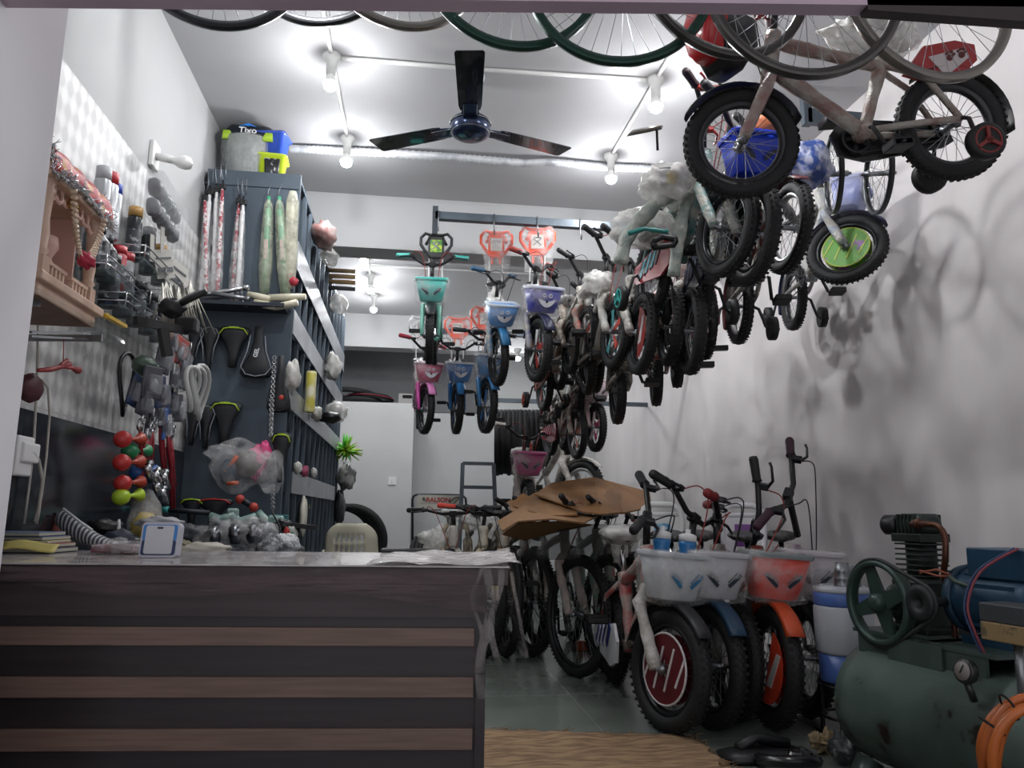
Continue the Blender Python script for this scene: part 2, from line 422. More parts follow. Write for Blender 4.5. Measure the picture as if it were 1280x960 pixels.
def rim_mesh(R, tw, m):
    def f():
        b = MB(); r = R-2*tw
        prof = [(r+.004, tw*.55), (r-.008, tw*.5), (r-.016, 0), (r-.008, -tw*.5), (r+.004, -tw*.55)]
        b.lathe(prof+[prof[0]], (0, 0, 0), (0, 1, 0), 48); return b.mesh(m, 'rim')
    return cached(('rim', R, tw, m.name), f)
def spoke_mesh(R, tw, n, m, hw=.035):
    def f():
        b = MB(); r = R-2*tw-.008
        for i in range(n):
            a = 2*math.pi*i/n; sd = 1 if i % 2 else -1; a2 = a + (.55 if (i//2) % 2 else -.55)
            b.tube([(.014*math.cos(a2), sd*hw*.7, .014*math.sin(a2)), (r*math.cos(a), 0, r*math.sin(a))], .0013, 4, cap=False)
        return b.mesh(m, 'spokes', recalc=False)
    return cached(('spk', R, tw, n, m.name), f)
def hub_mesh(hw, m):
    def f():
        b = MB(); b.lathe([(.007, -hw-.012), (.007, -hw), (.013, -hw), (.013, -hw*.8), (.02, -hw*.72), (.011, -hw*.6), (.011, hw*.6), (.02, hw*.72), (.013, hw*.8), (.013, hw), (.007, hw), (.007, hw+.012)], (0, 0, 0), (0, 1, 0), 14)
        return b.mesh(m, 'hub')
    return cached(('hub', hw, m.name), f)
def disc_mesh(R, tw, m1, m2, style):
    def f():
        b = MB(); r = (R-2*tw)*.86
        for sd in (-1, 1):
            if style == 'half':
                out = [(r*math.cos(a), r*math.sin(a)) for a in [R_(k) for k in range(-100, 71, 10)]]
                b.prism(out, .003, M=Matrix(((1, 0, 0, 0), (0, 0, 1, sd*.022), (0, 1, 0, 0), (0, 0, 0, 1)))); b.mi = 1
                for q in (-.35, .05, .4):
                    b.bar((r*(.2+q*.3), sd*.0235+.0015, -r*.5), (r*(.75+q*.2), sd*.0235+.0015, r*.4), .012, .003, (0, 1, 0))
                b.mi = 0
            elif style == 'round':
                rr = r*.92
                out = [(rr*math.cos(R_(k)), rr*math.sin(R_(k))) for k in range(0, 360, 12)]
                b.prism(out, .003, M=Matrix(((1, 0, 0, 0), (0, 0, 1, sd*.022), (0, 1, 0, 0), (0, 0, 0, 1)))); b.mi = 1
                b.ring((0, sd*.022+.0015, 0), rr, .004, (0, 1, 0), 32, 6)
                for k in range(-3, 4, 2):
                    h = rr*math.sqrt(1-(k/4.)**2)*.8
                    b.bar((k*rr/4-.02, sd*.0245+.0015, -h*.8), (k*rr/4+.02, sd*.0245+.0015, h*.8), .008, .003, (0, 1, 0))
                b.mi = 0
            else:
                for k in range(5):
                    a0 = k*72
                    out = [(.03*math.cos(R_(a0)), .03*math.sin(R_(a0))), (r*math.cos(R_(a0+6)), r*math.sin(R_(a0+6))), (r*math.cos(R_(a0+26)), r*math.sin(R_(a0+26))), (.03*math.cos(R_(a0+30)), .03*math.sin(R_(a0+30)))]
                    b.mi = k % 2
                    b.prism(out, .003, M=Matrix(((1, 0, 0, 0), (0, 0, 1, sd*.022), (0, 1, 0, 0), (0, 0, 0, 1))))
                b.mi = 0
        return b.mesh([m1, m2], 'wheel_disc')
    return cached(('disc', R, tw, m1.name, m2.name, style), f)
def Y3(x, y, z): return Matrix.Translation((x, y, z))
def add_wheel(parent, name, G, x, M, rim, tyre, spk, disc=None):
    R, tw = G['R'], G['tw']
    W = (M or Matrix()) @ Y3(x, 0, R)
    w = link(name, rim_mesh(R, tw, rim), parent, W)
    link('tyre', tyre_mesh(R, tw, tyre), w)
    link('spokes', spoke_mesh(R, tw, 28 if R < .3 else 36, spk), w)
    link('hub', hub_mesh(.045, STL), w)
    if disc: link('wheel_disc', disc_mesh(R, tw, disc[0], disc[1], disc[2]), w)
    return w
def arc(c, r, a0, a1, n, y=0): return [(c[0]+r*math.cos(R_(a0+(a1-a0)*i/n)), y, c[1]+r*math.sin(R_(a0+(a1-a0)*i/n))) for i in range(n+1)]
def lumpy(pts, r, n=5, seed=0):
    rnd = random.Random(seed); o = []; rr = []
    for i in range(len(pts)-1):
        a, b2 = V(pts[i]), V(pts[i+1])
        for k in range(n):
            o.append(a.lerp(b2, k/n)); rr.append(r*rnd.uniform(.85, 1.2))
    o.append(V(pts[-1])); rr.append(r)
    return o, rr
def rrect(cx, cy, wx, wy, z, r=.03, n=4, sh=0):
    o = []
    for (sx, sy, a0) in ((1, 1, 0), (-1, 1, 90), (-1, -1, 180), (1, -1, 270)):
        for k in range(n+1):
            a = R_(a0+90*k/n)
            o.append((cx+sx*(wx-r)+r*math.cos(a)+sh, cy+sy*(wy-r)+r*math.sin(a), z))
    return o
def basket_mesh(m, mrim):
    def f():
        b = MB(); T = .005
        def lp(z, k, d=0): return rrect(0, 0, .055+.027*k-d, .068+.037*k-d, z, .03, sh=.01*k)
        b.loft([lp(-.075, 0), lp(-.07, .15), lp(.0, .6), (lp(.075, 1)), lp(.075, 1, T), lp(0, .6, T), lp(-.068, .1, T)]); b.mi = 1
        b.loft([lp(.066, 1, -.004), lp(.08, 1, -.008), lp(.083, 1, -.002), lp(.08, 1, T+.002), lp(.066, 1, T)], cap=False)
        return b.mesh([m, mrim], 'basket')
    return cached(('bsk', m.name, mrim.name), f)
def face_mesh(mw):
    def f():
        b = MB(); Mx = lambda x: Matrix(((0, 0, 1, x), (1, 0, 0, 0), (0, 1, 0, 0), (0, 0, 0, 1)))
        el = lambda cy, cz, ry, rz: [(cy+ry*math.cos(R_(k)), cz+rz*math.sin(R_(k))) for k in range(0, 360, 20)]
        top = [(-.055+.11*i/10, .008-.014*math.sin(math.pi*i/10)) for i in range(11)]
        bot = [(.055-.11*i/10, .008-.05*math.sin(math.pi*i/10)**.7) for i in range(11)][1:-1]
        b.prism(top+bot, .006, M=Mx(.080))
        for sy in (-1, 1): b.ring((.088, sy*.02, .028), .010, .0028, (1, 0, 0), 16, 6)
        b.mi = 1; b.prism(el(0, -.008, .008, .006), .004, M=Mx(.086))
        return b.mesh([mw, BLKG], 'moulded_front')
    return cached(('face', mw.name), f)
def shield_mesh(style, m, m2):
    def f():
        b = MB(); MX = Matrix(((0, 0, 1, 0), (1, 0, 0, 0), (0, 1, 0, 0), (0, 0, 0, 1)))
        if style == 'jug':
            out = [(-.045, -.15), (.045, -.15), (.095, -.11), (.1, .02), (.085, .07), (.05, .09), (-.05, .09), (-.085, .07), (-.1, .02), (-.095, -.11)]
            for i in range(len(out)): pass
            b.tube([(0, p[0]*.92, p[1]*.95) for p in out], .014, 8, closed=True)
            b.box((0, 0, -.05), (.012, .17, .17), bev=.005); b.tube([(0, -.07, .04), (0, .07, .04)], .012, 8)
            b.mi = 1; b.box((.0, 0, -.05), (.018, .075, .1), bev=.004)
        else:
            out = [(-.045, -.10), (.045, -.10), (.085, -.05), (.118, .0), (.118, .055), (.085, .09), (.045, .078), (-.045, .078), (-.085, .09), (-.118, .055), (-.118, 0), (-.085, -.05)]
            b.tube([(0, p[0], p[1]) for p in out], .0155, 8, closed=True, flat=.8)
            b.box((0, 0, -.015), (.016, .125, .165), bev=.006)
            b.bar((0, -.03, -.07), (0, -.03, -.16), .012, .015); b.bar((0, .03, -.07), (0, .03, -.16), .012, .015)
            b.tube([(0, -.08, .0), (0, -.05, .055)], .012, 8); b.tube([(0, .08, .0), (0, .05, .055)], .012, 8)
            b.mi = 1; b.box((.001, 0, -.01), (.02, .09, .1), bev=.003)
            b.mi = 2; b.bar((.012, -.028, -.035), (.012, .028, .012), .008, .004, (1, 0, 0)); b.bar((.012, .028, -.035), (.012, -.028, .012), .008, .004, (1, 0, 0)); b.box((.012, 0, .018), (.003, .05, .008))
        return b.mesh([m, m2, CHR], 'backrest')
    return cached(('shield', style, m.name, m2.name), f)
def saddle_mesh(m, big):
    def f():
        b = MB(); s = 1.15 if big else .95
        L = []
        for (x, w, h, z) in ((-.11, .03, .012, .005), (-.105, .065, .03, .008), (-.08, .083, .045, .01), (-.03, .075, .045, .004), (.02, .04, .04, 0), (.08, .024, .033, -.002), (.125, .018, .026, -.004), (.14, .008, .01, -.008)):
            L.append([(x*s, w*s*math.cos(R_(k)), z*s+h*.5*s*(math.sin(R_(k)) if math.sin(R_(k)) > 0 else 1.1*math.sin(R_(k)))) for k in range(0, 360, 24)])
        b.loft(L); return b.mesh(m, 'saddle')
    return cached(('sad', m.name, big), f)
def training_mesh(mt, mh, sd):
    def f():
        b = MB(); b.lathe([(.018, -.014), (.05, -.02), (.062, -.016), (.062, .016), (.05, .02), (.018, .014)], (0, 0, 0), (0, 1, 0), 20)
        b.mi = 1
        for k in range(3):
            a = R_(90+120*k); b.bar((0, sd*.017, 0), (.046*math.cos(a), sd*.017, .046*math.sin(a)), .012, .014, (0, 1, 0))
        b.ring((0, sd*.018, 0), .044, .004, (0, 1, 0), 20, 6); b.cyl((0, -.02, 0), (0, .024, 0), .012, seg=10)
        return b.mesh([mt, mh], 'training_wheel')
    return cached(('tr', mt.name, mh.name, sd), f)
def solve_rear(f, r, D, wb):
    A = Pd(f[0], f[1], D); d = ray(r[0], r[1])
    o = CAM - A; a = d.dot(d); bq = 2*d.dot(o); c = o.dot(o)-wb*wb
    disc = bq*bq-4*a*c
    t = (-bq+math.sqrt(disc))/(2*a) if disc > 0 else -bq/(2*a)
    return CAM+d*t
NB = [0]
def bike(label, f, rpx, R, rear=None, yaw=None, pitch=0, roll=0, steer=0, kind=KID, group=None, frame='#888888', wrap=True, fork=None,
         grip='#1b1b1d', basket=None, bface=False, brim=None, back=None, backm=('#ff5a2a', '#e8e8e8'), seat=True, seatc='#17181b', train=None, guard=None, disc=None, rdisc=None,
         mud=None, rim=None, front=None, film=0, knob=True, frontbar=True, bars=1, lever='#17181b', ground=False, name='bicycle', seatwrap=False, far=False, barup=0, bottle=None, barrot=0, bartilt=0, gs=None):
    NB[0] += 1; seed = NB[0]
    G = kind; s = R/G['R']; wb = G['wb']*s
    if front is None: A = Pd(f[0], f[1], F*R/rpx)
    else: A = V(front)
    if ground: # keep the tyres on the floor: slide along the view ray until the axle height is R
        A = PZ(f[0], f[1], R)
    if rear is not None and yaw is None:
        if ground: 
            Bp = None
            for k in range(0, 360):
                p = A + V((math.cos(R_(k)), math.sin(R_(k)), 0))*wb
                q = ray_px(p); e = abs(q[0]-rear[0])
                if p.y > A.y and (Bp is None or e < Bp[0]): Bp = (e, p)
            Bp = Bp[1]
        else:
            D = (A-CAM).dot(FW); Bp = solve_rear(f, rear, D, wb)
        X = (A-Bp).normalized()
    else:
        X = V((math.cos(R_(yaw))*math.cos(R_(pitch)), math.sin(R_(yaw))*math.cos(R_(pitch)), math.sin(R_(pitch))))
    Yv = V((0, 0, 1)).cross(X).normalized(); Z = X.cross(Yv)
    rot = Matrix(((X.x, Yv.x, Z.x), (X.y, Yv.y, Z.y), (X.z, Yv.z, Z.z))) @ Matrix.Rotation(R_(roll), 3, 'X')
    org = A - rot @ V((wb, 0, G['R']*s))
    root = bpy.data.objects.new(name, None); COL.objects.link(root); root.empty_display_size = .05
    root.matrix_world = Matrix.Translation(org) @ rot.to_4x4() @ Matrix.Scale(s, 4)
    tag(root, label, 'bicycle', group)
    if isinstance(frame, str): fm_ = wrapm(frame) if wrap else mat(frame, .3, coat=.4)
    else: fm_ = frame
    fkm = fm_ if fork is None else (wrapm(fork) if wrap else mat(fork, .3, coat=.4))
    rimm = RIMB if rim is None else mat(rim, .3, .6)
    R0 = G['R']; tr = .019 if kind is KID else .021
    if wrap: tr *= 1.2
    # steering transform
    h0, h1 = V((G['h0'][0], 0, G['h0'][1])), V((G['h1'][0], 0, G['h1'][1])); ax = (h1-h0).normalized()
    S = Matrix.Translation(h0) @ Matrix.Rotation(R_(steer), 4, ax) @ Matrix.Translation(-h0)
    gm = mat(grip, .6)
    add_wheel(root, 'rear_wheel', G, 0, None, rimm, RUB, STL, rdisc)
    add_wheel(root, 'front_wheel', G, G['wb'], S, rimm, RUB, STL, disc)
    def mk_frame():
        b = MB()
        P = lambda k: V((G[k][0], 0, G[k][1]))
        segs = [([P('h0'), P('bb')], tr*1.15), ([P('st'), P('bb')], tr), ([P('h0')-ax*.01, P('h1')+ax*.005], tr*1.25)]
        tt1 = P('st')+(P('bb')-P('st'))*.12
        segs.append(([P('h1')-ax*.03, tt1], tr))
        for pts, r in segs:
            if wrap: p2, r2 = lumpy(pts, r, 6, seed); b.tube(p2, r2, 8)
            else: b.tube(pts, r, 10)
        for sy in (-1, 1):
            b.tube([P('bb')+V((0, sy*.02, 0)), (.12, sy*.055, R0), (0, sy*.06, R0)], tr*.55, 6)
            b.tube([tt1+V((0, sy*.015, 0)), (.1*G['wb']/.76, sy*.05, R0+.17*R0/.2), (0, sy*.06, R0)], tr*.5, 6)
        b.cyl(P('bb')-V((0, .035, 0)), P('bb')+V((0, .035, 0)), .024)
        return b.mesh(fm_, 'frame')
    link('frame', cached(('frame', id(G), fm_.name, seed % 3), mk_frame), root)
    def mk_fork():
        b = MB(); cr = h0-ax*.02
        for sy in (-1, 1):
            a = cr+V((0, sy*.02, .0)); c = V((cr.x+.012, sy*.055, cr.z-.05)); d = V((G['wb'], sy*.057, R0))
            pts = [a, c, c.lerp(d, .5), d]
            if wrap: p2, r2 = lumpy(pts, tr*.95, 3, seed+sy); b.tube(p2, r2, 8)
            else: b.tube(pts, [tr, tr, tr*.85, tr*.6], 8)
        b.cyl(cr-ax*.01, h0, tr*1.2); return b.mesh(fkm, 'fork')
    link('fork', cached(('fork', id(G), fkm.name, seed % 3), mk_fork), root, S)
    bp = V((G['bar'][0], 0, G['bar'][1]+barup)); bw = G['bw']; br = G['brise']
    def mk_bar():
        b = MB(); b.tube([h1, bp], .014, 8); b.box(bp, (.035, .05, .035), bev=.006)
        b.tube([bp+V((-.05, -bw, br)), bp+V((-.02, -bw*.62, br)), bp+V((.005, -bw*.25, 0)), bp+V((.005, bw*.25, 0)), bp+V((-.02, bw*.62, br)), bp+V((-.05, bw, br))], .011, 8)
        return b.mesh(BLK, 'handlebar')
    HB = S
    if barrot or bartilt:
        hx = h1+(bp-h1)*.6
        HB = S @ Matrix.Translation(hx) @ Matrix.Rotation(R_(barrot), 4, ax) @ Matrix.Rotation(R_(bartilt), 4, 'X') @ Matrix.Translation(-hx)
    hb = link('handlebar', cached(('bar', id(G), barup), mk_bar), root, HB)
    for sy in (-1, 1):
        def mk_grip():
            b = MB(); a = bp+V((-.052, sy*(bw+.012), br)); c = bp+V((-.024, sy*bw*.66, br)); b.tube([a, a.lerp(c, .1), a.lerp(c, .9), c], [.014, .018, .0165, .02], 10); return b.mesh(gm, 'grip')
        link('grip', cached(('grip', id(G), gm.name, sy, barup), mk_grip), hb)
        def mk_lev():
            b = MB(); c = bp+V((-.018, sy*bw*.6, br)); b.box(c+V((.02, 0, -.004)), (.04, .028, .022), bev=.004)
            b.tube([c+V((.035, 0, -.008)), c+V((.052, sy*.03, -.012)), c+V((.04, sy*.085, -.016)), c+V((.03, sy*.1, -.012))], [.007, .006, .005, .006], 6)
            return b.mesh(mat(lever, .35), 'brake_lever')
        link('brake_lever', cached(('lev', id(G), lever, sy, barup), mk_lev), hb)
    def mk_cable():
        b = MB()
        for sy in (-1, 1):
            c = bp+V((.02, sy*bw*.55, br))
            b.tube(smooth([c, c+V((.05, -sy*.02, .02)), c+V((.07, -sy*.07, -.03)), V((h0.x+.03, sy*.03, h0.z+.02)), V((h0.x+.02, 0, h0.z-.07))]), .0026, 5)
        return b.mesh(BLK if seed % 2 else mat('#8a2a22', .5), 'brake_cable')
    link('brake_cable', cached(('cab', id(G), seed % 2, barup), mk_cable), root, HB)
    # seat
    st = V((G['st'][0], 0, G['st'][1])); sa = V((G['sad'][0], 0, G['sad'][1]))
    if seat:
        link('seat_post', cached(('post', id(G)), lambda: MB().tube([st+(st-sa)*.1, sa], .012, 8).mesh(CHR, 'seat_post')), root)
        so = link('saddle', saddle_mesh(mat(seatc, .5), kind is MTB), root, Matrix.Translation(sa+V((0, 0, .015))))
        if seatwrap:
            def mk_sw(): b = MB(); b.blob((0, 0, .012), (.30, .18, .085), 3, .08); b.blob((-.03, 0, -.05), (.1, .07, .12), 5, .2, 12); return b.mesh(FILM2, 'plastic_cover')
            link('plastic_cover', cached('sw', mk_sw), so)
    # cranks
    bb = V((G['bb'][0], 0, G['bb'][1])); cl = .11 if kind is KID else .165
    ca = R_(20+(seed*47) % 140)
    cdir = V((math.cos(ca), 0, math.sin(ca)))*cl
    def mk_ring():
        b = MB(); rr = .055 if kind is KID else .085
        b.lathe([(rr-.012, -.002), (rr, -.002), (rr, .002), (rr-.012, .002), (rr-.012, -.002)], bb+V((0, -.045, 0)), (0, 1, 0), 28)
        for k in range(5):
            a = R_(72*k); b.bar(bb+V((0, -.045, 0)), bb+V(((rr-.008)*math.cos(a), -.045, (rr-.008)*math.sin(a))), .014, .003, (0, 1, 0))
        rr2 = .028
        b.tube([bb+V((0, -.047, rr)), (0, -.047, R0+rr2)], .0035, 5); b.tube([bb+V((0, -.047, -rr)), (0, -.047, R0-rr2)], .0035, 5); b.lathe([(.012, -.003), (rr2, -.003), (rr2, .003), (.012, .003)], (0, -.047, R0), (0, 1, 0), 16)
        return b.mesh(mat('#3b3c3f', .35, .7), 'chainset')
    cs = link('chainset', cached(('cs', id(G)), mk_ring), root)
    for sy in (-1, 1):
        e = bb+V((0, sy*.075, 0))+cdir*(-sy)
        cr = link('crank', MB().tube([bb+V((0, sy*.05, 0)), bb+V((0, sy*.06, 0)), e], .0085, 6).mesh(BLK, 'crank'), root)
        pm = mat(guard[0] if (guard and seed % 4 == 0) else '#151619', .5)
        def mk_ped():
            b = MB(); b.box((0, sy*.05, .011), (.07, .075, .007), bev=.002); b.box((0, sy*.05, -.011), (.07, .075, .007), bev=.002); b.box((.032, sy*.05, 0), (.006, .075, .025)); b.box((-.032, sy*.05, 0), (.006, .075, .025)); b.cyl((0, 0, 0), (0, sy*.09, 0), .007, seg=8)
            return b.mesh(pm, 'pedal')
        link('pedal', cached(('ped', pm.name, sy), mk_ped), cr, Matrix.Translation(e))
    if guard:
        def mk_guard():
            b = MB(); x0, x1 = -.05*R0/.2, bb.x+.085*R0/.2
            out = [(x0, R0-.03), (x0+.02, R0+.04), (bb.x-.06, bb.z+.075), (bb.x+.03, bb.z+.09), (x1, bb.z+.03), (x1-.02, bb.z-.05), (bb.x-.03, bb.z-.08), (x0+.04, R0-.05)]
            b.prism(out, .012, M=Matrix(((1, 0, 0, 0), (0, 0, 1, -.078), (0, 1, 0, 0), (0, 0, 0, 1))))
            b.mi = 1
            for k in range(4):
                x = x0+.07+k*.07; b.bar((x, -.080, R0-.03+k*.008), (x+.07, -.080, R0+.04+k*.012), .004, .03, (1, 0, 0))
            b.mi = 2
            for k in range(3):
                x = x0+.1+k*.07; b.bar((x, -.081, R0-.03+k*.008), (x+.07, -.081, R0+.045+k*.012), .004, .016, (1, 0, 0))
            return b.mesh([mat(guard[0], .35, coat=.4), mat(guard[1], .4), mat(guard[2], .4)], 'chain_guard')
        link('chain_guard', cached(('guard', id(G), str(guard)), mk_guard), root)
    if mud:
        mm = mat(mud, .4)
        def mk_mud(cx, a0, a1):
            pts = arc((cx, R0), R0+.022, a0, a1, 14)
            b = MB()
            L = []
            for p in pts:
                d = (V(p)-V((cx, 0, R0))).normalized()
                L.append([V(p)+V((0, -.036, 0))-d*.012, V(p)+V((0, -.022, 0)), V(p)+V((0, .022, 0)), V(p)+V((0, .036, 0))-d*.012, V(p)+V((0, .022, 0))-d*.004, V(p)+V((0, -.022, 0))-d*.004])
            b.loft(L); return b.mesh(mm, 'mudguard')
        link('front_mudguard', cached(('mudf', id(G), mm.name), lambda: mk_mud(G['wb'], 35, 165)), root, S)
        link('rear_mudguard', cached(('mudr', id(G), mm.name), lambda: mk_mud(0, 60, 190)), root)
    if basket:
        bm_ = mat(basket, .35); brm = mat(brim, .4) if brim else bm_
        x, z = G['basket']
        BMx = S @ Matrix.Translation((x, 0, z+.0))
        bo = link('basket', basket_mesh(bm_, brm), root, BMx)
        if bface: link('moulded_front', face_mesh(mat('#c4c6cb', .35)), bo)
        else:
            for sy in (-1, 1):
                def mk_dec():
                    b = MB()
                    b.bar((.086, sy*.02, -.03), (.09, sy*.065, .012), .013, .002, (1, 0, 0)); b.bar((.0865, sy*.018, -.016), (.0895, sy*.05, .017), .004, .002, (1, 0, 0))
                    return b.mesh(mat('#2e6d93' if seed % 2 and basket.startswith('#c2c5') else '#26303a', .4), 'decal')
                link('decal', mk_dec(), bo, Matrix.Translation((-.006, 0, 0)))
        if film:
            def mk_bf():
                b = MB(); b.loft([rrect(0, 0, .083, .115, .088, .03, sh=.012), rrect(.0, 0, .088, .122, .06, .03, sh=.01), rrect(0, 0, .078, .112, 0, .03, sh=.006), rrect(0, 0, .07, .104, -.08, .03), rrect(0, 0, .02, .04, -.1, .01)])
                return b.mesh(FILM, 'plastic_cover')
            link('plastic_cover', cached('bf', mk_bf), bo)
    if back:
        z0 = .67 if back == 'jug' else .93
        Mb = Matrix.Translation((-.02, 0, z0)) @ Matrix.Rotation(R_(-8), 4, 'Y')
        bko = link('backrest', shield_mesh(back, mat(backm[0], .4), mat(backm[1], .4, c2=backm[2] if len(backm) > 2 else None, sc=30)), root, Mb)
        def mk_car():
            b = MB()
            for sy in (-1, 1): b.tube([(0, sy*.05, R0), (-.07, sy*.06, .5), (.0, sy*.055, .53), (-.015, sy*.05, z0-.08)], .0065, 6); b.tube([(-.07, sy*.06, .5), (.2, sy*.03, .5)], .0065, 6)
            b.box((.03, 0, .515), (.17, .11, .012), bev=.003)
            return b.mesh(mat('#c9c9c9', .3, .3), 'carrier')
        link('carrier', cached(('car', id(G), z0), mk_car), root)
        if film and back != 'jug' and backm[0] != '#1b1c1f':
            def mk_bc(): b = MB(); b.loft([rrect(0, 0, .006, .02, .12, .005), rrect(0, 0, .022, .11, .1, .02), rrect(0, 0, .024, .125, 0, .02), rrect(0.01, 0.01, .02, .1, -.15, .018), rrect(0.02, 0, .03, .09, -.22, .02)]); return b.mesh(FILM, 'plastic_cover')
            link('plastic_cover', cached('bc', mk_bc), bko)
    if train:
        for sy in (-1, 1):
            to = link('training_wheel', training_mesh(mat('#141517', .6), mat(train, .45), sy), root, Matrix.Translation((-.0, sy*.16, .062+.012)))
            def mk_arm(): b = MB(); b.tube([(0, -sy*.09, R0-.074), (0, -sy*.06, R0-.09), (0, -sy*.03, .01), (0, -sy*.015, 0)], .008, 6); return b.mesh(BLK, 'bracket')
            link('bracket', cached(('arm', sy), mk_arm), to)
    if film > 1:
        def mk_ff():
            b = MB(); b.blob((.42, 0, .50), (.42, .12, .26), 4, .22, 20); return b.mesh(FILM2, 'plastic_cover')
        link('plastic_cover', cached('ff', mk_ff), root)
    if bottle:
        def mk_bt():
            b = MB()
            for sy in (-1, 1):
                b.lathe([(.026, -.09), (.03, -.085), (.03, -.02), (.026, 0), (.03, .02), (.03, .035)], (.035, sy*.055, .09), (0, 0, 1), 16)
                b.mi = 1; b.lathe([(.031, .035), (.031, .055), (.02, .06), (.009, .062), (.009, .075), (0, .077)], (.035, sy*.055, .09), (0, 0, 1), 16); b.mi = 0
            return b.mesh([mat(bottle, .3), WHITE], 'water_bottles')
        link('water_bottle', mk_bt(), root, S @ Matrix.Translation((G['basket'][0]-.03, 0, G['basket'][1]+.0)))
    return root
def ray_px(p):
    d = V(p)-CAM; w = d.dot(FW); return (640+F*d.dot(RT)/w, 480-F*d.dot(UP)/w)
# ------------------------------------------------------------------ hanging bikes
gA = 'bicycles hanging in the dense cluster along the right wall'
gB = 'small bicycles hanging from the cross rails'
OR = ('#f0522c', '#d8d0c8')
# big side-on one, top right
bike('16-inch bicycle hung side-on at top right, red paw-print chain cover and peach-taped frame', (927, 178), 71, .2, rear=(1188, 158), frame='#8a6f68', fork='#93706c', grip='#4a1a1c', lever='#7d2020', train='#7a2522', guard=('#141417', '#7a2623', '#141417'),
     mud='#17181b', steer=-8, seatwrap=True, basket=None, group=None, roll=-4, seatc='#2a2b2e', rim='#3a3a3c')
# row 1
bike('hanging bicycle with teal-wrapped fork, teal training wheels and a red-and-teal chain cover', (905, 285), 62, .2, rear=(815, 345), frame='#2d6f70', fork='#3d7f80', train='#2ba9a0', guard=('#8f2430', '#15181c', '#3a9cab'), grip='#2a1a1c', lever='#8d2424', film=0, steer=8, group=gA, seatwrap=True, barup=.05, barrot=50)
bike('bicycle with blue chain cover and a bright blue basket, hanging beside the teal-wrapped one', (937, 292), 66, .21, rear=(873, 357), frame='#6e7d7c', train='#123a3c', guard=('#121a3a', '#22305e', '#121a3a'), basket='#1f3fc4', group=gA, steer=8, disc=(mat('#6b2a24', .5), BLK, 'spoke'), barrot=50)
bike('bicycle with plain black training wheels hanging low in the middle of the cluster', (982, 285), 58, .2, rear=(924, 383), frame='#55504c', train='#1c1d20', mud='#6d3a3c', group=gA, steer=8, basket=None, rim='#b9b9b9', barrot=50)
bike('bicycle with a green cartoon-coloured wheel disc and bubble-wrapped silver fork, rightmost of the cluster', (1047, 307), 49, .19, rear=(992, 372), frame='#8d949c', fork='#7c8ca0', train='#1c1d20', disc=(mat('#5f9a3a', .4, c2='#8a5f9c', sc=20, lo=.58, hi=.62), mat('#a8b84a', .4), 'round'), mud='#2b2f55', group=gA, steer=58, basket='#8a94c8', film=1)
# row 2 (left to right)
tr = dict(group=gB)
bike('mint green hanging bicycle with turquoise basket and a black backrest', (537, 419), 37, .18, yaw=-94, pitch=-11, frame='#6fb7a4', fork='#7fc2ae', wrap=False, grip='#2f9a90', basket='#3fb9ae', back='x', backm=('#1b1c1f', '#a9c23a', '#3c7a34'), mud='#1d1f22', steer=2, film=1, **tr)
bike('hanging bicycle with light blue basket and orange backrest, right of the mint one', (620, 447), 36, .18, yaw=-95, pitch=-24, frame='#d5d8dc', fork='#3f7fae', wrap=True, grip='#23506e', basket='#3f88c8', bface=True, brim='#b9c4d0', back='x', backm=OR, mud='#2e6f9e', steer=14, film=2, guard=('#e0e0e0', '#c23a3a', '#2a2a30'), **tr, barrot=38)
bike('hanging bicycle with dark blue basket, red grips and an orange backrest', (668, 437), 41, .19, yaw=-101, pitch=-15, frame='#c9ccd0', fork='#38457e', wrap=True, grip='#a03a34', basket='#2a2f9c', bface=True, brim='#b9bcd0', back='x', backm=OR, mud='#20233f', disc=(mat('#8c2c26', .4), mat('#cfcfcf', .4), 'spoke'), steer=22, film=2, **tr, barrot=38)
bike('wrapped bicycle with silver rims and red stripes hanging right of the dark blue basket', (735, 420), 38, .19, rear=(700, 455), frame='#a09a92', fork='#b64438', grip='#1b1b1d', disc=(mat('#a8352c', .4), mat('#d0d0d0', .4), 'spoke'), rim='#b9b9b9', group=gA, film=1, basket=None, seatwrap=True, barrot=50)
bike('grey-wrapped bicycle with red flame wheel inserts hanging at centre of the rear cluster', (768, 415), 46, .2, rear=(735, 455), frame='#9a9c9a', fork='#a3a5a3', disc=(mat('#b63a2c', .4), mat('#3a8a8c', .4), 'spoke'), group=gA, steer=8, film=1, seatwrap=True, barrot=50)
bike('dark bicycle seen tyre-on behind the teal training wheel', (800, 417), 52, .21, rear=(772, 487), frame='#3c3e40', group=gA, steer=8, disc=(mat('#8c2c26', .4), mat('#cfcfcf', .4), 'half'), barrot=50)
bike('bicycle with a red wrapped fork in the rear cluster', (836, 408), 50, .2, rear=(820, 466), frame='#a03a34', fork='#b0453c', group=gA, steer=8, barrot=50)
bike('bicycle with thin tyre seen edge-on at the right end of the rear cluster', (862, 414), 55, .21, rear=(846, 440), frame='#7a2f3a', group=gA, steer=8, barrot=50)
bike('bicycle with pink taped frame and its pedal sticking out, farthest right of the rear cluster', (880, 404), 46, .2, rear=(869, 425), frame='#c84a78', group=gA, steer=8, barrot=50)
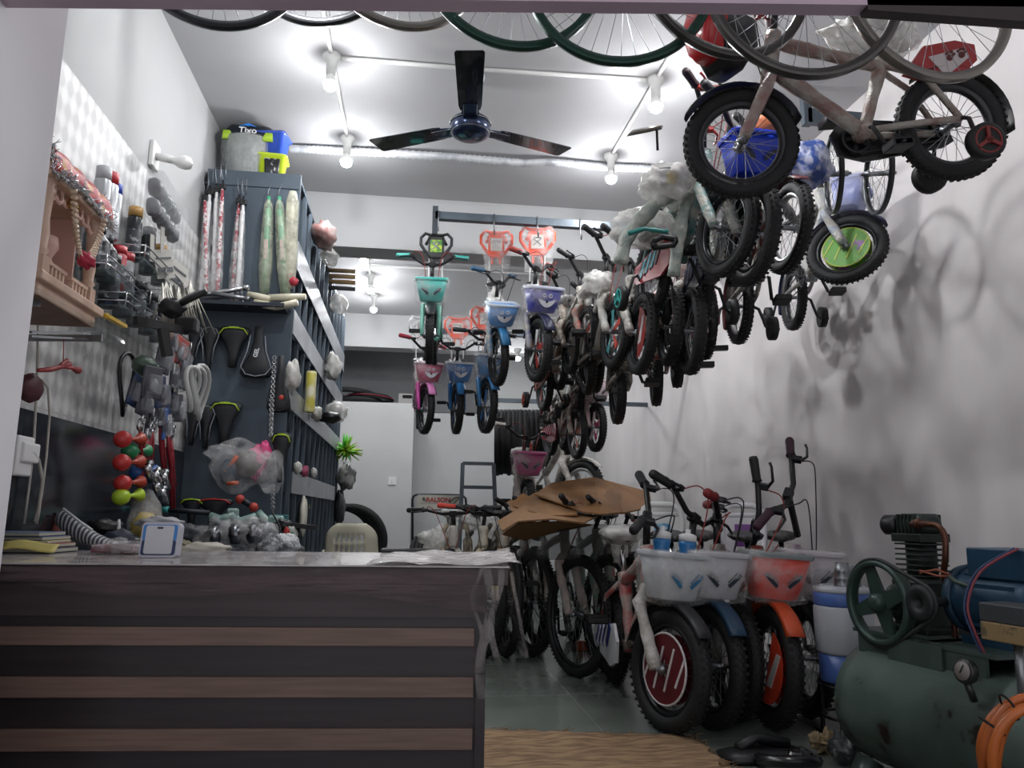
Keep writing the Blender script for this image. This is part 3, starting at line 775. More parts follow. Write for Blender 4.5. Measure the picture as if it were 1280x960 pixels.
# row 2.5 and 3 right side
bike('small bicycle with orange spoked training wheels and turquoise rims', (715, 432), 36, .19, rear=(681, 482), frame='#7a5c4c', train='#d2532c', guard=('#6a2620', '#d08a70', '#1a1a1c'), rdisc=(mat('#3f9a9c', .4), mat('#b23a30', .4), 'spoke'), group=gA, seatwrap=True, barrot=55)
bike('small dark bicycle with copper wheel inserts, low in the middle of the rear cluster', (745, 455), 36, .19, rear=(722, 495), frame='#3a3230', group=gA, disc=(mat('#6d4034', .4), BLK, 'spoke'), rdisc=(mat('#b07a6a', .4), mat('#d0d0d0', .4), 'spoke'), train='#202124', barrot=60)
bike('small bicycle with peach-coloured spoke inserts, lowest of the hanging ones', (722, 543), 31, .18, yaw=-84, pitch=-6, frame='#6b4038', disc=(mat('#c47a64', .4), mat('#e3d6d0', .4), 'spoke'), group=gB, train='#b23a30', guard=('#8f2f3a', '#d37a8a', '#222226'), barrot=60)
bike('small bicycle with pink spoke inserts hanging nearest to the corner of the back wall', (745, 534), 31, .18, yaw=-84, pitch=-6, frame='#d4a0b4', disc=(mat('#c43a6a', .4), mat('#efdfe4', .4), 'spoke'), group=gB, film=1, basket='#d8c2c8', barrot=60)
bike('small dark bicycle hidden behind the peach-insert one', (706, 535), 28, .18, yaw=-88, pitch=-6, frame='#2f2c2e', group=gB, mud='#b83a4c', barrot=60)
# row 3 left
bike('small pink bicycle with magenta fork and pink basket, hanging lowest at the left', (530, 512), 31, .18, yaw=-88, pitch=-9, frame='#e3c3cf', fork='#d046a0', wrap=False, grip='#a82e44', basket='#c2476f', bface=True, brim='#e0c8d0', back='x', backm=('#d9d9d9', '#8a8a8a'), mud='#cf7fb4', steer=12, film=2, **tr, barrot=25)
bike('small bicycle with bright blue basket and orange backrest, left of a matching pair', (570, 512), 31, .18, yaw=-93.5, pitch=-9, frame='#d4d8dc', fork='#2a78b8', wrap=False, grip='#202225', basket='#2a7ac2', bface=True, brim='#cdd6de', back='x', backm=OR, mud='#2f7fbe', steer=9, film=2, disc=(mat('#d0d4d8', .4), mat('#2a6aa8', .4), 'spoke'), **tr)
bike('small bicycle with pale blue basket and orange backrest, right of a matching pair', (606, 508), 34, .18, yaw=-95, pitch=-9, frame='#d8d4d0', fork='#3a7ab0', wrap=False, grip='#202225', basket='#4a90cc', bface=True, brim='#cdd6de', back='x', backm=OR, mud='#3878b0', steer=16, film=2, disc=(mat('#c8ccd0', .4), mat('#2a6aa8', .4), 'spoke'), **tr)
# ------------------------------------------------------------------ floor bikes
gK = 'kids bicycles parked on the floor by the right wall'; gM = 'large bicycles parked under the cardboard'
bike('red kids bicycle in bubble wrap with a red striped wheel disc, nearest on the floor', (828, 836), 77, .25, rear=(768, 800), ground=True, frame='#b5323a', fork='#d8d4d2', guard=('#d8d8da', '#25307e', '#d8d8da'), disc=(mat('#5a1a20', .4), mat('#c9c4c4', .4), 'round'), basket='#c2c5c9', brim='#b5b9be', grip='#15161a', group=gK, seatwrap=True, bottle='#2a6fa8', steer=22, mud='#2a2b2e', film=1, barrot=60, bartilt=40)
bike('kids bicycle with translucent white basket behind the red disc one', (885, 832), 72, .25, rear=(830, 800), ground=True, frame='#3c4a58', mud='#28435c', basket='#b7b6ba', grip='#1a1a1c', group=gK, steer=14, back='jug', backm=('#e3e5e3', '#2f86b8', '#a8d0e0'), film=1, barrot=30, bartilt=-15)
bike('dark kids bicycle squeezed between the white-basket and orange-basket ones', (912, 826), 68, .25, rear=(872, 800), ground=True, frame='#3a3233', grip='#7d1f22', group=gK, steer=14, disc=(mat('#6b5a5c', .4), BLK, 'spoke'), barrot=70, bartilt=10)
bike('kids bicycle with a bright orange-red basket and orange half wheel disc', (958, 832), 74, .25, rear=(935, 800), ground=True, frame='#7a3a30', fork='#3a3c40', wrap=False, mud='#c8502c', disc=(mat('#d2452a', .4), mat('#d6d0cc', .4), 'half'), basket='#d83a22', brim='#7d8586', grip='#141517', group=gK, steer=18, back='jug', backm=('#dddbdf', '#7d4a92'), film=1, barrot=65, bartilt=-60)
bike('purple-framed kids bicycle with a clear basket next to the blue water jug', (1005, 822), 66, .25, rear=(975, 800), ground=True, frame='#6f4670', grip='#3a1c2c', basket='#b8b4b8', group=gK, steer=14, film=1, barup=.12, barrot=60, bartilt=60)
bike('large black bicycle with pale wrapped head tube, foremost under the cardboard', (716, 768), 70, .33, rear=(668, 752), ground=True, kind=MTB, frame='#b0a89a', fork='#c8b4ae', group=gM, grip='#15161a', steer=18, barrot=60)
bike('large bicycle with mint wrapped head tube under the cardboard', (756, 765), 64, .33, rear=(716, 752), ground=True, kind=MTB, frame='#7fa898', grip='#15161a', group=gM, steer=14, barrot=60)
bike('large bicycle beside the counter with grey wrapped frame', (662, 752), 58, .33, rear=(628, 740), ground=True, kind=MTB, frame='#6e6e6a', group=gM, steer=12, barrot=60)
bike('large bicycle with a reddish frame behind the mint one, grip tipped red', (792, 757), 60, .33, rear=(752, 742), ground=True, kind=MTB, frame='#8d3a36', fork='#c2b2ac', grip='#b03a30', group=gM, steer=14, barrot=50)
bike('large bicycle farthest back under the cardboard, partly behind the counter corner', (640, 742), 50, .33, rear=(614, 732), ground=True, kind=MTB, frame='#4c4d4f', group=gM, steer=10, barrot=60)
gR = 'bicycles packed on the floor behind the counter'
bike('bicycle with bright red grips standing behind the counter in front of the ladder', (603, 752), 44, .33, rear=(600, 735), ground=True, kind=MTB, frame='#b3a284', grip='#d2402e', group=gR, steer=18)
bike('bicycle with white wrapped saddle left of the red-grip one, behind the counter', (566, 752), 42, .33, rear=(562, 735), ground=True, kind=MTB, frame='#8e8a84', group=gR, seatwrap=True, steer=-10)
bike('bicycle with brown taped frame right of the red-grip one, behind the counter', (630, 752), 40, .33, rear=(624, 735), ground=True, kind=MTB, frame='#a8906e', group=gR, steer=12)
# pink/white wrapped bike on the display stand
bike('white-wrapped bicycle with a magenta basket, raised behind the cardboard', (656, 636), 37, .22, yaw=-96, pitch=0, frame='#d8c4c4', fork='#dcd6d0', basket='#b82a72', brim='#d86aa0', grip='#d8d0c8', rim='#cfcfcf', steer=10, film=2, seatwrap=True, barrot=20)
bike('white-wrapped bicycle raised behind the cardboard, its spoked front wheel on show', (720, 612), 38, .25, rear=(672, 642), frame='#d8cfc8', fork='#e0dad4', grip='#d8d0c8', rim='#cfcfcf', steer=25, barrot=60, seatwrap=True, mud='#d8d2ca')
# ================================================================== RAILS, RIMS
GR = mat('#566069', .45, .35, c2='#4a535b', sc=5)
def rail(u0, u1, v, y, x1, label, w=.05, post=None):
    a = PY(u0, v, y); z = a.z
    b = MB(); b.bar((a.x, y, z), (x1, y, z), w, w)
    if post: b.bar((a.x+w/2, y, z), (a.x+w/2, y, post), w, w)
    o = obj('hanging_rail', b, GR); tag(o, label, 'rail', 'steel hanging rails fixed to the right wall'); return a.x, z
r1x, r1z = rail(544, 790, 270, 4.75, XR, 'grey steel rail holding the mint, light blue and dark blue basket bicycles', post=None)
b = MB(); b.bar((r1x, 4.75, r1z+.06), (r1x, 4.75, r1z-.13), .035, .05); o = obj('rail_bracket', b, mat('#2f363c', .5)); tag(o, 'short dark vertical bracket at the left end of the first steel rail', 'bracket')
r2x, r2z = rail(528, 700, 413, 6.1, XR, 'grey steel rail farther back above the pink and two matching blue bicycles', .04)
rail(610, 665, 500, 7.4, XR, 'short end of a grey steel rail above the hanging tyres', .04)
p = PY(1003, 60, 3.5)
b = MB(); b.bar((p.x, 3.5, ZC), (p.x, 3.5, p.z-.45), .045, .04); b.bar((p.x, 3.5, ZC-.15), (XR, 3.5, ZC-.15), .04, .04); b.bar((p.x, 3.5, p.z-.42), (XR, 3.5, p.z-.42), .04, .04)
o = obj('ceiling_rack', b, GR); tag(o, 'grey steel frame dropping from the ceiling to carry the nearest hanging bicycles', 'rail')
# S hooks on rail 1
for k, u in enumerate((548, 617, 671, 724)):
    a = PY(u, 272, 4.75)
    b = MB(); b.tube([(a.x, 4.72, r1z+.03), (a.x, 4.72, r1z-.04), (a.x, 4.71, r1z-.1), (a.x, 4.69, r1z-.125), (a.x, 4.66, r1z-.1)], .004, 6)
    o = obj('hook', b, STL); tag(o, ['steel hook over the mint bicycle backrest', 'steel hook over the left orange backrest of the front rail', 'steel hook over the right orange backrest of the front rail', 'empty steel hook on the front rail, right of the orange backrests'][k], 'hook', 'steel hooks on the front rail')
# bicycle rims hanging at the top
RM = {'k': mat('#26282c', .35, .3), 'g': mat('#8e8a84', .3, .8), 'n': mat('#23453a', .35, .4), 'd': mat('#5c5a58', .3, .8)}
def big_rim(u, vb, rpx, m, yaw, label, R=.31, n=36, tilt=0):
    D = F*R/rpx
    c = Pd(u, vb-rpx+4, D)
    t = thing('wheel_rim', label, 'wheel rim', tuple(c), 0, 'spoked rims hung from the shutter')
    t.rotation_euler = (R_(tilt), 0, R_(yaw))
    b = MB(); prof = [(R, -.014), (R+.004, 0), (R, .014), (R-.01, .015), (R-.028, .008), (R-.028, -.008), (R-.01, -.015)]
    b.lathe(prof+[prof[0]], (0, 0, 0), (0, 1, 0), 64); ri = obj('rim', b, m, t)
    def mk():
        b = MB()
        for i in range(n):
            a = 2*math.pi*i/n; sd = 1 if i % 2 else -1; a2 = a+(.8 if (i//2) % 2 else -.8)
            b.tube([(.02*math.cos(a2), sd*.03, .02*math.sin(a2)), ((R-.018)*math.cos(a), 0, (R-.018)*math.sin(a))], .0012, 4, cap=False)
        return b.mesh(STL, 'spokes', recalc=False)
    link('spokes', cached(('bigspk', n, R), mk), t); link('hub', hub_mesh(.045, STL), t)
big_rim(272, 41, 108, RM['k'], 8, 'black spoked rim hanging farthest left at the top of the doorway')
big_rim(402, 37, 100, RM['k'], -6, 'black rim with a grey inner edge, second from the left at the top')
big_rim(500, 41, 104, RM['g'], 10, 'brownish silver rim hanging above the nearest left bulb')
big_rim(640, 68, 116, RM['n'], 4, 'dark green rim hanging just left of the fan rod, lower than the black ones')
big_rim(775, 88, 118, RM['n'], -8, 'dark green rim hanging right of the fan, lowest of the green ones')
big_rim(905, 78, 118, RM['d'], 6, 'grey rim hanging in front of the red and black plastic')
big_rim(1005, 104, 126, RM['d'], -5, 'wide grey rim overlapping the handlebar of the side-on bicycle')
big_rim(1160, 107, 122, RM['g'], 5, 'silver rim farthest right, in front of the paw-print cover')
b = MB(); a0, a1 = Pd(150, -110, 2.6), Pd(1300, -80, 2.6); b.tube([a0, a1], .012, 8); o = obj('hanging_rod', b, STL); tag(o, 'steel rod above the doorway carrying the spoked rims', 'rod')
def small_rim(u, v, rpx, yaw, label, R=.17):
    c = Pd(u, v, F*R/rpx)
    t = thing('small_wheel_rim', label, 'wheel rim', tuple(c), R_(yaw), 'small black rims hung under the side-on bicycle')
    w = link('rim', rim_mesh(R+.04, .02, RIMB), t); link('spokes', spoke_mesh(R+.04, .02, 20, CHR), t); link('hub', hub_mesh(.06, STL), t)
small_rim(1042, 218, 48, 70, 'small black rim with silver spokes, left one below the side-on bicycle')
small_rim(1098, 217, 49, 74, 'small black rim with silver spokes, right one below the side-on bicycle')
# red and black plastic thing + paw guard + wrapped seat + bags
c = Pd(897, 50, 2.7)
t = thing('child_seat', 'red and black plastic child seat hanging behind the rims at the top', 'child seat', tuple(c), R_(20))
b = MB(); b.loft([rrect(0, 0, .09, .07, .12, .03), rrect(-.01, 0, .1, .08, .03, .03), rrect(-.02, 0, .08, .06, -.06, .03), rrect(-.03, 0, .05, .04, -.09, .02)]); obj('shell', b, mat('#c4262a', .3, coat=.4), t)
b = MB(); b.loft([rrect(.04, 0, .07, .09, .06, .03), rrect(.04, 0, .08, .09, -.03, .03), rrect(.03, 0, .04, .06, -.12, .02)]); obj('insert', b, BLK, t)
# paw-print cover
c = Pd(1172, 78, 2.72)
t = thing('seat_side_panel', 'red plastic panel with white paw prints under the side-on bicycle saddle', 'bicycle panel', tuple(c))
Mp = frame3((0, 0, 0), RT, UP)
b = MB(); b.prism([(-.13, -.05), (-.05, -.075), (.08, -.05), (.13, .0), (.12, .055), (.05, .07), (-.06, .05)], .02, M=Mp); obj('panel', b, mat('#a02226', .35, coat=.3), t)
b = MB(); b.prism([(-.045, .01), (.085, .045), (.1, .01), (.03, -.05), (.01, -.05)], .003, M=Mp @ Matrix.Translation((0, 0, .02))); pi_ = obj('inlay', b, mat('#c8bfbf', .4), t)
for px, py in ((.03, .012), (.072, .022)):
    b = MB()
    for (dx, dy, r) in ((0, -.005, .012), (-.013, .008, .0055), (-.004, .015, .0055), (.006, .015, .0055), (.014, .007, .0055)):
        b.prism([(px+dx+r*math.cos(R_(k)), py+dy+r*math.sin(R_(k))) for k in range(0, 360, 40)], .002, M=Mp @ Matrix.Translation((0, 0, .0235)))
    obj('paw_print', b, mat('#5a1416', .4), pi_)
def bag(name, u, v, D, size, m, label, cat='bag', seed=1, amp=.18):
    c = Pd(u, v, D); b = MB(); b.blob((0, 0, 0), size, seed, amp, 22)
    o = obj(name, b, m); o.location = c; tag(o, label, cat); return o
bag('wrapped_saddle', 1090, 48, 2.75, (.34, .16, .13), FILM2, 'saddle wrapped in clear plastic at the top, behind the silver rims', 'saddle', 5)
bag('patterned_bag', 1012, 205, 3.3, (.2, .12, .2), mat('#2f4a8c', .35, c2='#a9aec4', sc=16, lo=.42, hi=.55), 'blue and white patterned plastic bag behind the small black rims', 'bag', 7)
bag('orange_ball', 957, 160, 3.2, (.17, .12, .13), mat('#b5683e', .5), 'orange cushion seen through the spokes of the side-on bicycle front wheel', 'cushion', 3, .08)
bag('wrapped_saddle', 835, 232, 3.35, (.24, .2, .17), FILM2, 'large whitish plastic-wrapped saddle at the left front of the hanging cluster', 'saddle', 9)
bag('wrapped_saddle', 805, 285, 3.5, (.3, .2, .17), FILM2, 'whitish plastic bag drooping over teal straps above the red-and-teal chain cover', 'bag', 12)
bag('wrapped_parts', 745, 352, 4.3, (.15, .12, .12), FILM2, 'grey plastic-wrapped bundle topping the rear cluster of hanging bicycles', 'bag', 15)
def strapp(name, pts, r, m, label, cat, D=3.35):
    b = MB(); P = [Pd(u, v, D) for u, v in pts]; p2, r2 = lumpy(P, r, 5, len(pts)); b.tube([p-P[0] for p in p2], r2, 8); o = obj(name, b, m); o.location = P[0]; tag(o, label, cat)
WHW = mat('#b9bab0', .4, c2='#8f9a94', sc=14, bump=.6)
strapp('wrapped_tube', [(855, 236), (825, 250), (800, 275), (782, 300), (775, 330)], .032, WHW, 'whitish wrapped tube arching down at the left front of the hanging cluster', 'tube')
strapp('wrapped_tube', [(868, 240), (852, 275), (846, 310), (842, 345)], .03, WHW, 'grey plastic-wrapped tube hanging straight down right of the arching one', 'tube')
strapp('teal_strap', [(785, 292), (805, 286), (835, 290)], .011, mat('#2a7a74', .4), 'teal strap above the red-and-teal chain cover', 'strap', 3.25)
strapp('black_rack', [(815, 302), (828, 296), (845, 299), (842, 306), (818, 309), (815, 302)], .013, BLK, 'black loop bracket above the red-and-teal chain cover', 'bracket', 3.2)
# white tag with black/yellow print
c = Pd(842, 225, 3.3)
t = thing('product_card', 'white card with a grey and yellow printed shape, above the wrapped saddle', 'card', tuple(c))
Mp = frame3((0, 0, 0), RT, UP)
b = MB(); b.prism([(-.1, .07), (.09, .07), (.09, -.03), (.02, -.09), (-.06, -.06)], .003, M=Mp); ca_ = obj('card', b, mat('#cfcfcb', .4), t)
b = MB(); b.prism([(-.075, .05), (-.02, .055), (.0, .05), (.0, -.0), (-.05, -.035), (-.065, 0)], .002, M=Mp @ Matrix.Translation((0, 0, .003))); obj('print', b, mat('#55595f', .4), ca_)
b = MB(); b.prism([(-.03, .035), (.015, .035), (.015, -.02), (-.03, -.02)], .002, M=Mp @ Matrix.Translation((0, 0, .0055))); obj('print', b, mat('#b4a03c', .4), ca_)
# mirror on handlebar
c = Pd(808, 168, 3.0)
t = thing('bicycle_mirror', 'rectangular bicycle mirror sticking up beside the right-hand bulb', 'mirror', tuple(c))
b = MB(); b.tube([Pd(822, 188, 3.0)-c, Pd(821, 163, 3.0)-c], .005, 6); obj('stem', b, BLK, t)
b = MB(); b.loft([[Pd(u, v, d)-c for u, v, d in q] for q in ([(783, 171, 3.0), (827, 162, 3.0), (829, 158, 3.06), (790, 166, 3.06)], [(786, 167, 2.97), (826, 158, 2.97), (828, 155, 3.04), (791, 162, 3.04)])]); obj('shell', b, mat('#8a8680', .25, .6), t)

# ================================================================== LEFT RACK
Yf = PX(240, 400, XL).y
Zt = PY(300, 214, Yf).z
xr = PY(366, 400, Yf).x
Yb = PX(431, 420, xr).y
rack = thing('storage_rack', 'tall dark grey steel storage rack with silver shelf edges along the left wall', 'rack', (0, 0, 0))
PG = mat('#515d68', .5, .3, c2='#48535d', sc=3); PD = mat('#2b323a', .5, .3); SB = mat('#a9adb2', .38, .65, c2='#9a9ea4', sc=3)
b = MB(); b.box(((XL+xr)/2+.01, Yf, Zt/2), (xr-XL-.02, .02, Zt), bev=.003); b.box(((XL+xr)/2, Yf-.012, Zt-.09), (xr-XL-.02, .01, .006)); b.box(((XL+xr)/2, Yf-.012, 1.98), (xr-XL-.02, .01, .006)); obj('end_panel', b, PG, rack)
b = MB(); b.box((XL+.02, (Yf+Yb)/2, Zt/2), (.02, Yb-Yf-.06, Zt-.02)); obj('back_panel', b, PD, rack)
b = MB(); b.box(((XL+xr)/2, (Yf+Yb)/2, Zt-.01), (xr-XL-.02, Yb-Yf-.04, .02)); obj('top_panel', b, PG, rack)
ND = 12
for k in range(1, ND+1):
    y = Yf+(Yb-Yf)*k/ND
    b = MB(); b.box(((XL+xr)/2+.02, y, Zt/2), (xr-XL-.04, .012, Zt-.06)); b.box((xr-.012, y, Zt/2), (.02, .035, Zt-.05)); obj('divider', b, PG, rack)
for (v0, v1) in ((289, 330), (387, 420), (487, 516), (590, 617)):
    z0, z1 = PX(367, v0, xr).z, PX(367, v1, xr).z
    b = MB(); b.box((xr+.004, (Yf+Yb)/2, (z0+z1)/2), (.006, Yb-Yf-(.0 if v0 < 500 else .6), z0-z1)); obj('shelf_edge', b, SB, rack)
    b = MB(); b.box(((XL+xr)/2, (Yf+Yb)/2, z1+.01), (xr-XL-.05, Yb-Yf-.05, .01)); obj('shelf', b, PD, rack)
def onrack(u, v): return PX(u, v, xr+.03)
def blob_on(name, u, v, X, size, m, label, cat, seed=0, amp=.15, group=None):
    c = PX(u, v, X); b = MB(); b.blob((0, 0, 0), size, seed, amp, 14); o = obj(name, b, m); o.location = c; tag(o, label, cat, group); return o
X_ = xr+.02
blob_on('plastic_bag', 405, 295, X_+.05, (.16, .3, .16), mat('#8f6a66', .5, c2='#b0a09c', sc=10), 'brownish pink bag of goods sticking out at the top of the rack', 'bag', 2)
blob_on('plastic_bag', 412, 322, X_+.05, (.12, .3, .1), FILM2, 'white bag below the brownish pink one, sticking out of the rack', 'bag', 3)
for k, (v, cc) in enumerate(((338, '#8f7a5c'), (345, '#a58c66'), (352, '#8c7350'), (360, '#3a3c40'))):
    c = PX(418, v, X_+.02); b = MB(); b.cyl((-.05, 0, 0), (.16, 0, 0), .018, seg=8); o = obj('wooden_rod' if k < 3 else 'dark_rod', b, mat(cc, .6)); o.location = c
    tag(o, ['tan rod sticking out of the rack, topmost of three', 'tan rod sticking out of the rack, middle of three', 'tan rod sticking out of the rack, lowest of three', 'dark rod sticking out of the rack just below the tan ones'][k], 'rod', 'rods sticking out of the rack')
blob_on('plastic_bag', 424, 380, X_+.05, (.14, .3, .14), FILM2, 'white bag sticking out of the rack under the rods', 'bag', 6)
blob_on('wrapped_part', 366, 470, X_+.03, (.07, .1, .16), mat('#bdbcb6', .4, bump=.5), 'white wrapped part drooping from the second silver edge of the rack', 'spare part', 7, .25)
blob_on('wrapped_part', 416, 459, X_+.04, (.12, .25, .2), mat('#d0cfca', .4, bump=.5), 'white wrapped part standing at the far end of the second silver edge', 'spare part', 8, .25)
c = PX(388, 490, X_+.02); b = MB(); b.lathe([(.03, -.13), (.033, -.12), (.033, .12), (.03, .13)], seg=16); o = obj('yellow_tube', b, mat('#b9b04a', .4, c2='#cfccb4', sc=14)); o.location = c; tag(o, 'yellow printed tube standing on the third silver edge', 'tube')
blob_on('wrapped_part', 396, 517, X_+.03, (.07, .1, .09), WRAP, 'small white wrapped part right of the yellow tube', 'spare part', 10, .2)
blob_on('plastic_bag', 420, 515, X_+.05, (.18, .3, .16), FILM2, 'clear bag bulging from the far end of the rack above the green tinsel', 'bag', 11)
blob_on('black_part', 413, 522, X_+.06, (.16, .2, .08), BLK, 'black part under the clear bag at the rack end', 'spare part', 12)
for k, (u, v, m, lb) in enumerate(((372, 587, WRAP, 'small white part on the lowest silver edge, leftmost'), (381, 591, mat('#a04a66', .5), 'small pink part on the lowest silver edge'), (392, 593, mat('#d2d1cc', .4), 'small white part on the lowest silver edge, rightmost'))):
    blob_on('small_part', u, v-2, X_, (.05, .09, .07), m, lb, 'spare part', 20+k, .12)
blob_on('bottle_cage', 379, 645, X_, (.05, .1, .25), mat('#c9c6b8', .4), 'off-white loop-shaped part hanging low on the rack', 'spare part', 24, .1)
# green tinsel
c = PX(433, 563, X_+.07); rnd = random.Random(5); b = MB()
for k in range(90):
    d = V((rnd.gauss(0, 1), rnd.gauss(0, 1), rnd.gauss(0, 1)+.2)).normalized()*rnd.uniform(.08, .17); e = V((d.y, -d.x, d.z*.3))*.3
    b.tube([(0, 0, 0), d*.5+e*.3, d], [.010, .009, .003], 4)
o = obj('green_tassel', b, mat('#3fb83a', .4, c2='#a8c43a', sc=12)); o.location = c; tag(o, 'bright green plastic tassel hanging at the far end of the rack', 'tassel')
blob_on('clear_packet', 433, 596, X_+.06, (.18, .25, .25), mat('#a8a8a4', .3, c2='#4a4a4c', sc=14), 'clear packet of metal parts hanging below the green tassel', 'packet', 30)
blob_on('dark_packet', 425, 635, X_+.02, (.1, .2, .35), mat('#3a3b3f', .4), 'dark packet hanging lowest at the far end of the rack', 'packet', 31)
# on top of the rack
tz = Zt+.0
c = PY(283, 178, Yf+.25)
c.x = max(PY(281, 190, Yf+.2).x, XL+.19)
t = thing('mesh_basket', 'large basket wrapped in grey film on top of the rack, left', 'basket', (c.x, Yf+.22, tz)); t.scale = (.86, .86, 1.22)
sc_ = (c.y)*(1/F)
b = MB(); b.lathe([(0, 0), (.12, 0), (.145, .02), (.19, .17), (.195, .215), (.18, .22), (.175, .18), (.13, .03), (0, .02)], seg=28); obj('body', b, mat('#9fa3a0', .4, c2='#8b908e', sc=7, bump=.4, bsc=20), t)
b = MB(); b.lathe([(.195, .0), (.16, .02), (.205, .16), (.2, .21), (.195, .22)], seg=24); obj('film', b, mat('#a9adab', .3, alpha=(.15, .6, 14), bump=1, bsc=25), t)
t = thing('plastic_basket', 'black and lime basket with a blue peak logo reading Tixo, standing in the wrapped one', 'basket', (c.x+.01, Yf+.2, tz+.235))
b = MB(); b.loft([rrect(0, 0, .14, .1, 0, .04), rrect(0, 0, .15, .11, .06, .05), rrect(0, .01, .13, .09, .11, .05), rrect(0, .02, .1, .06, .13, .04)]); obj('shell', b, mat('#1b222b', .35), t)
b = MB(); b.loft([rrect(-.11, -.112, .035, .006, 0, .005), rrect(-.12, -.118, .02, .006, .05, .005)]); obj('lime_corner', b, mat('#a5c63a', .4), t)
b = MB(); b.loft([rrect(.11, -.112, .035, .006, 0, .005), rrect(.12, -.118, .02, .006, .05, .005)]); obj('lime_corner', b, mat('#a5c63a', .4), t)
b = MB(); b.tube([(.13, -.05, .02), (.15, 0, .07), (.1, .05, .13), (0, .06, .15), (-.05, .05, .14)], .014, 8); obj('handle', b, mat('#d8824a', .4), t)
Mt = Matrix.Translation((0, -.125, .055)) @ Matrix.Rotation(R_(82), 4, 'X')
text('Tixo', .055, mat('#e4e4e4', .4), t, Mt, bold=.001)
b = MB(); b.prism([(-.05, .02), (0, .045), (.05, .02), (.01, .028), (0, .022), (-.01, .028)], .003, M=Mt @ Matrix.Translation((0, .005, 0))); obj('peak_logo', b, mat('#2f7fd0', .4), t)
for (zz, mc, rim_, nm, lb, xx) in ((0, '#b4c92a', '#b4c92a', 'small_basket', 'lime basket with black cut-outs on top of the rack, under the blue one', 340), (.14, '#2f4fb4', '#2f4fb4', 'small_basket', 'blue plastic basket stacked in the lime one on top of the rack', 340)):
    c = PY(xx, 205, Yf+.16)
    t = thing(nm, lb, 'basket', (c.x, Yf+.16, tz+zz), R_(-8 if zz else 4), 'small baskets stacked on the rack'); t.scale = (.9, .9, 1)
    m_ = mat(mc, .35, coat=.3)
    b = MB(); b.loft([rrect(0, 0, .07, .06, 0, .02), rrect(0, 0, .09, .08, .15, .03), rrect(0, 0, .105, .095, .155, .03), rrect(0, 0, .1, .09, .165, .03), rrect(0, 0, .084, .074, .15, .03), rrect(0, 0, .064, .054, .01, .02)]); obj('body', b, m_, t)
    if not zz: b = MB(); b.loft([rrect(.01, -.068, .04, .012, .01, .008), rrect(.01, -.078, .05, .012, .13, .01)]); obj('cut_out_panel', b, mat('#1c2024', .4, c2='#b9b9b9', sc=30, lo=.6, hi=.65), t)
# ------------------------------------------------------------------ things hung on the end panel
def EP(u, v, off=.04): return PY(u, v, Yf-off)
def hung_pump(pts, m, r, label, group, film=True, off=.05):
    a, c = EP(pts[0][0], pts[0][1], off), EP(pts[1][0], pts[1][1], off)
    t = thing('cycle_pump', label, 'pump', tuple(a), 0, group); d = c-a
    b = MB(); b.tube([V((0, 0, 0)), d*.06, d*.07, d*.98, d], [r*.7, r*.7, r, r, r*.6], 12); obj('barrel', b, m, t)
    b = MB(); b.box((0, 0, .012), (r*3.2, r*2, .03), bev=.004); b.cyl((0, 0, 0), (0, 0, .05), r*.5); obj('head', b, BLK, t)
    b = MB(); b.tube([(0, 0, .04), (-.012, 0, .09), (-.018, 0, .14), (.01, 0, .15), (.012, 0, .06)], .0025, 5); obj('wire_hanger', b, STL, t)
    if film: b = MB(); b.tube([d*.1, d*.3, d*.6, d*.9, d*1.01], [r*1.1, r*1.9, r*2.2, r*2.4, r*1.9], 10); obj('plastic_sleeve', b, FILM, t)
gp = 'cycle pumps hanging on the end of the rack'
WP = mat('#d3d3d3', .3); RPm = mat('#9d3340', .35, c2='#d6d0d0', sc=55, lo=.48, hi=.52)
for k, (p, m, r, lb) in enumerate([
    (((262, 243), (250, 378)), WP, .014, 'white pump in a clear sleeve, hanging leftmost on the rack end'),
    (((256, 250), (258, 372)), RPm, .010, 'thin red speckled pump behind the leftmost white one'),
    (((271, 240), (266, 372)), WP, .013, 'white pump hanging between red speckled ones'),
    (((278, 236), (271, 374)), RPm, .011, 'red speckled pump, right one of the left bunch'),
    (((299, 254), (290, 376)), RPm, .011, 'red speckled pump on the middle hook'),
    (((304, 256), (296, 378)), WP, .012, 'white pump on the middle hook')]):
    hung_pump(p, m, r, lb, gp, off=.045+.02*(k % 2))
for k, (u0, u1, lb) in enumerate(((336, 330, 'green cylinder in a milky bag, left one on the right hook of the rack end'), (349, 357, 'green cylinder in a milky bag, right one on the right hook of the rack end'))):
    a, c = EP(u0, 250, .06), EP(u1, 372, .06); d = c-a
    t = thing('bagged_pump', lb, 'pump', tuple(a), 0, 'bagged green pumps')
    b = MB(); b.tube([d*.1, d*.95], .017, 12); b.tube([V((0, 0, .02)), d*.1], .01, 8); obj('barrel', b, mat('#3f9a72', .35), t)
    b = MB(); b.bar(d*.42+V((0, -.018, 0)), d*.62+V((0, -.018, 0)), .02, .004, (0, 1, 0)); obj('sticker', b, mat('#c8a9a9', .4), t)
    b = MB(); b.tube([V((0, 0, .0)), d*.06, d*.3, d*.7, d*1.02], [.012, .03, .04, .046, .03], 12, flat=.8); obj('bag', b, mat('#c2c4b0', .3, alpha=(.25, .6, 14), bump=.8, bsc=30), t)
    b = MB(); b.tube([(0, 0, .0), (-.006, 0, .05), (.01, 0, .1)], .0025, 5); obj('wire_hanger', b, STL, t)
b = MB(); a = EP(366, 240, .07); d = EP(362, 360, .07)-a; b.tube([V((0, 0, 0)), d*.1, d*.8, d], [.02, .035, .035, .02], 10); o = obj('milky_bag', b, mat('#cfcdb8', .3, alpha=(.3, .7, 14), bump=.8, bsc=30)); o.location = a; tag(o, 'milky plastic bag hanging at the right edge of the rack end', 'bag')
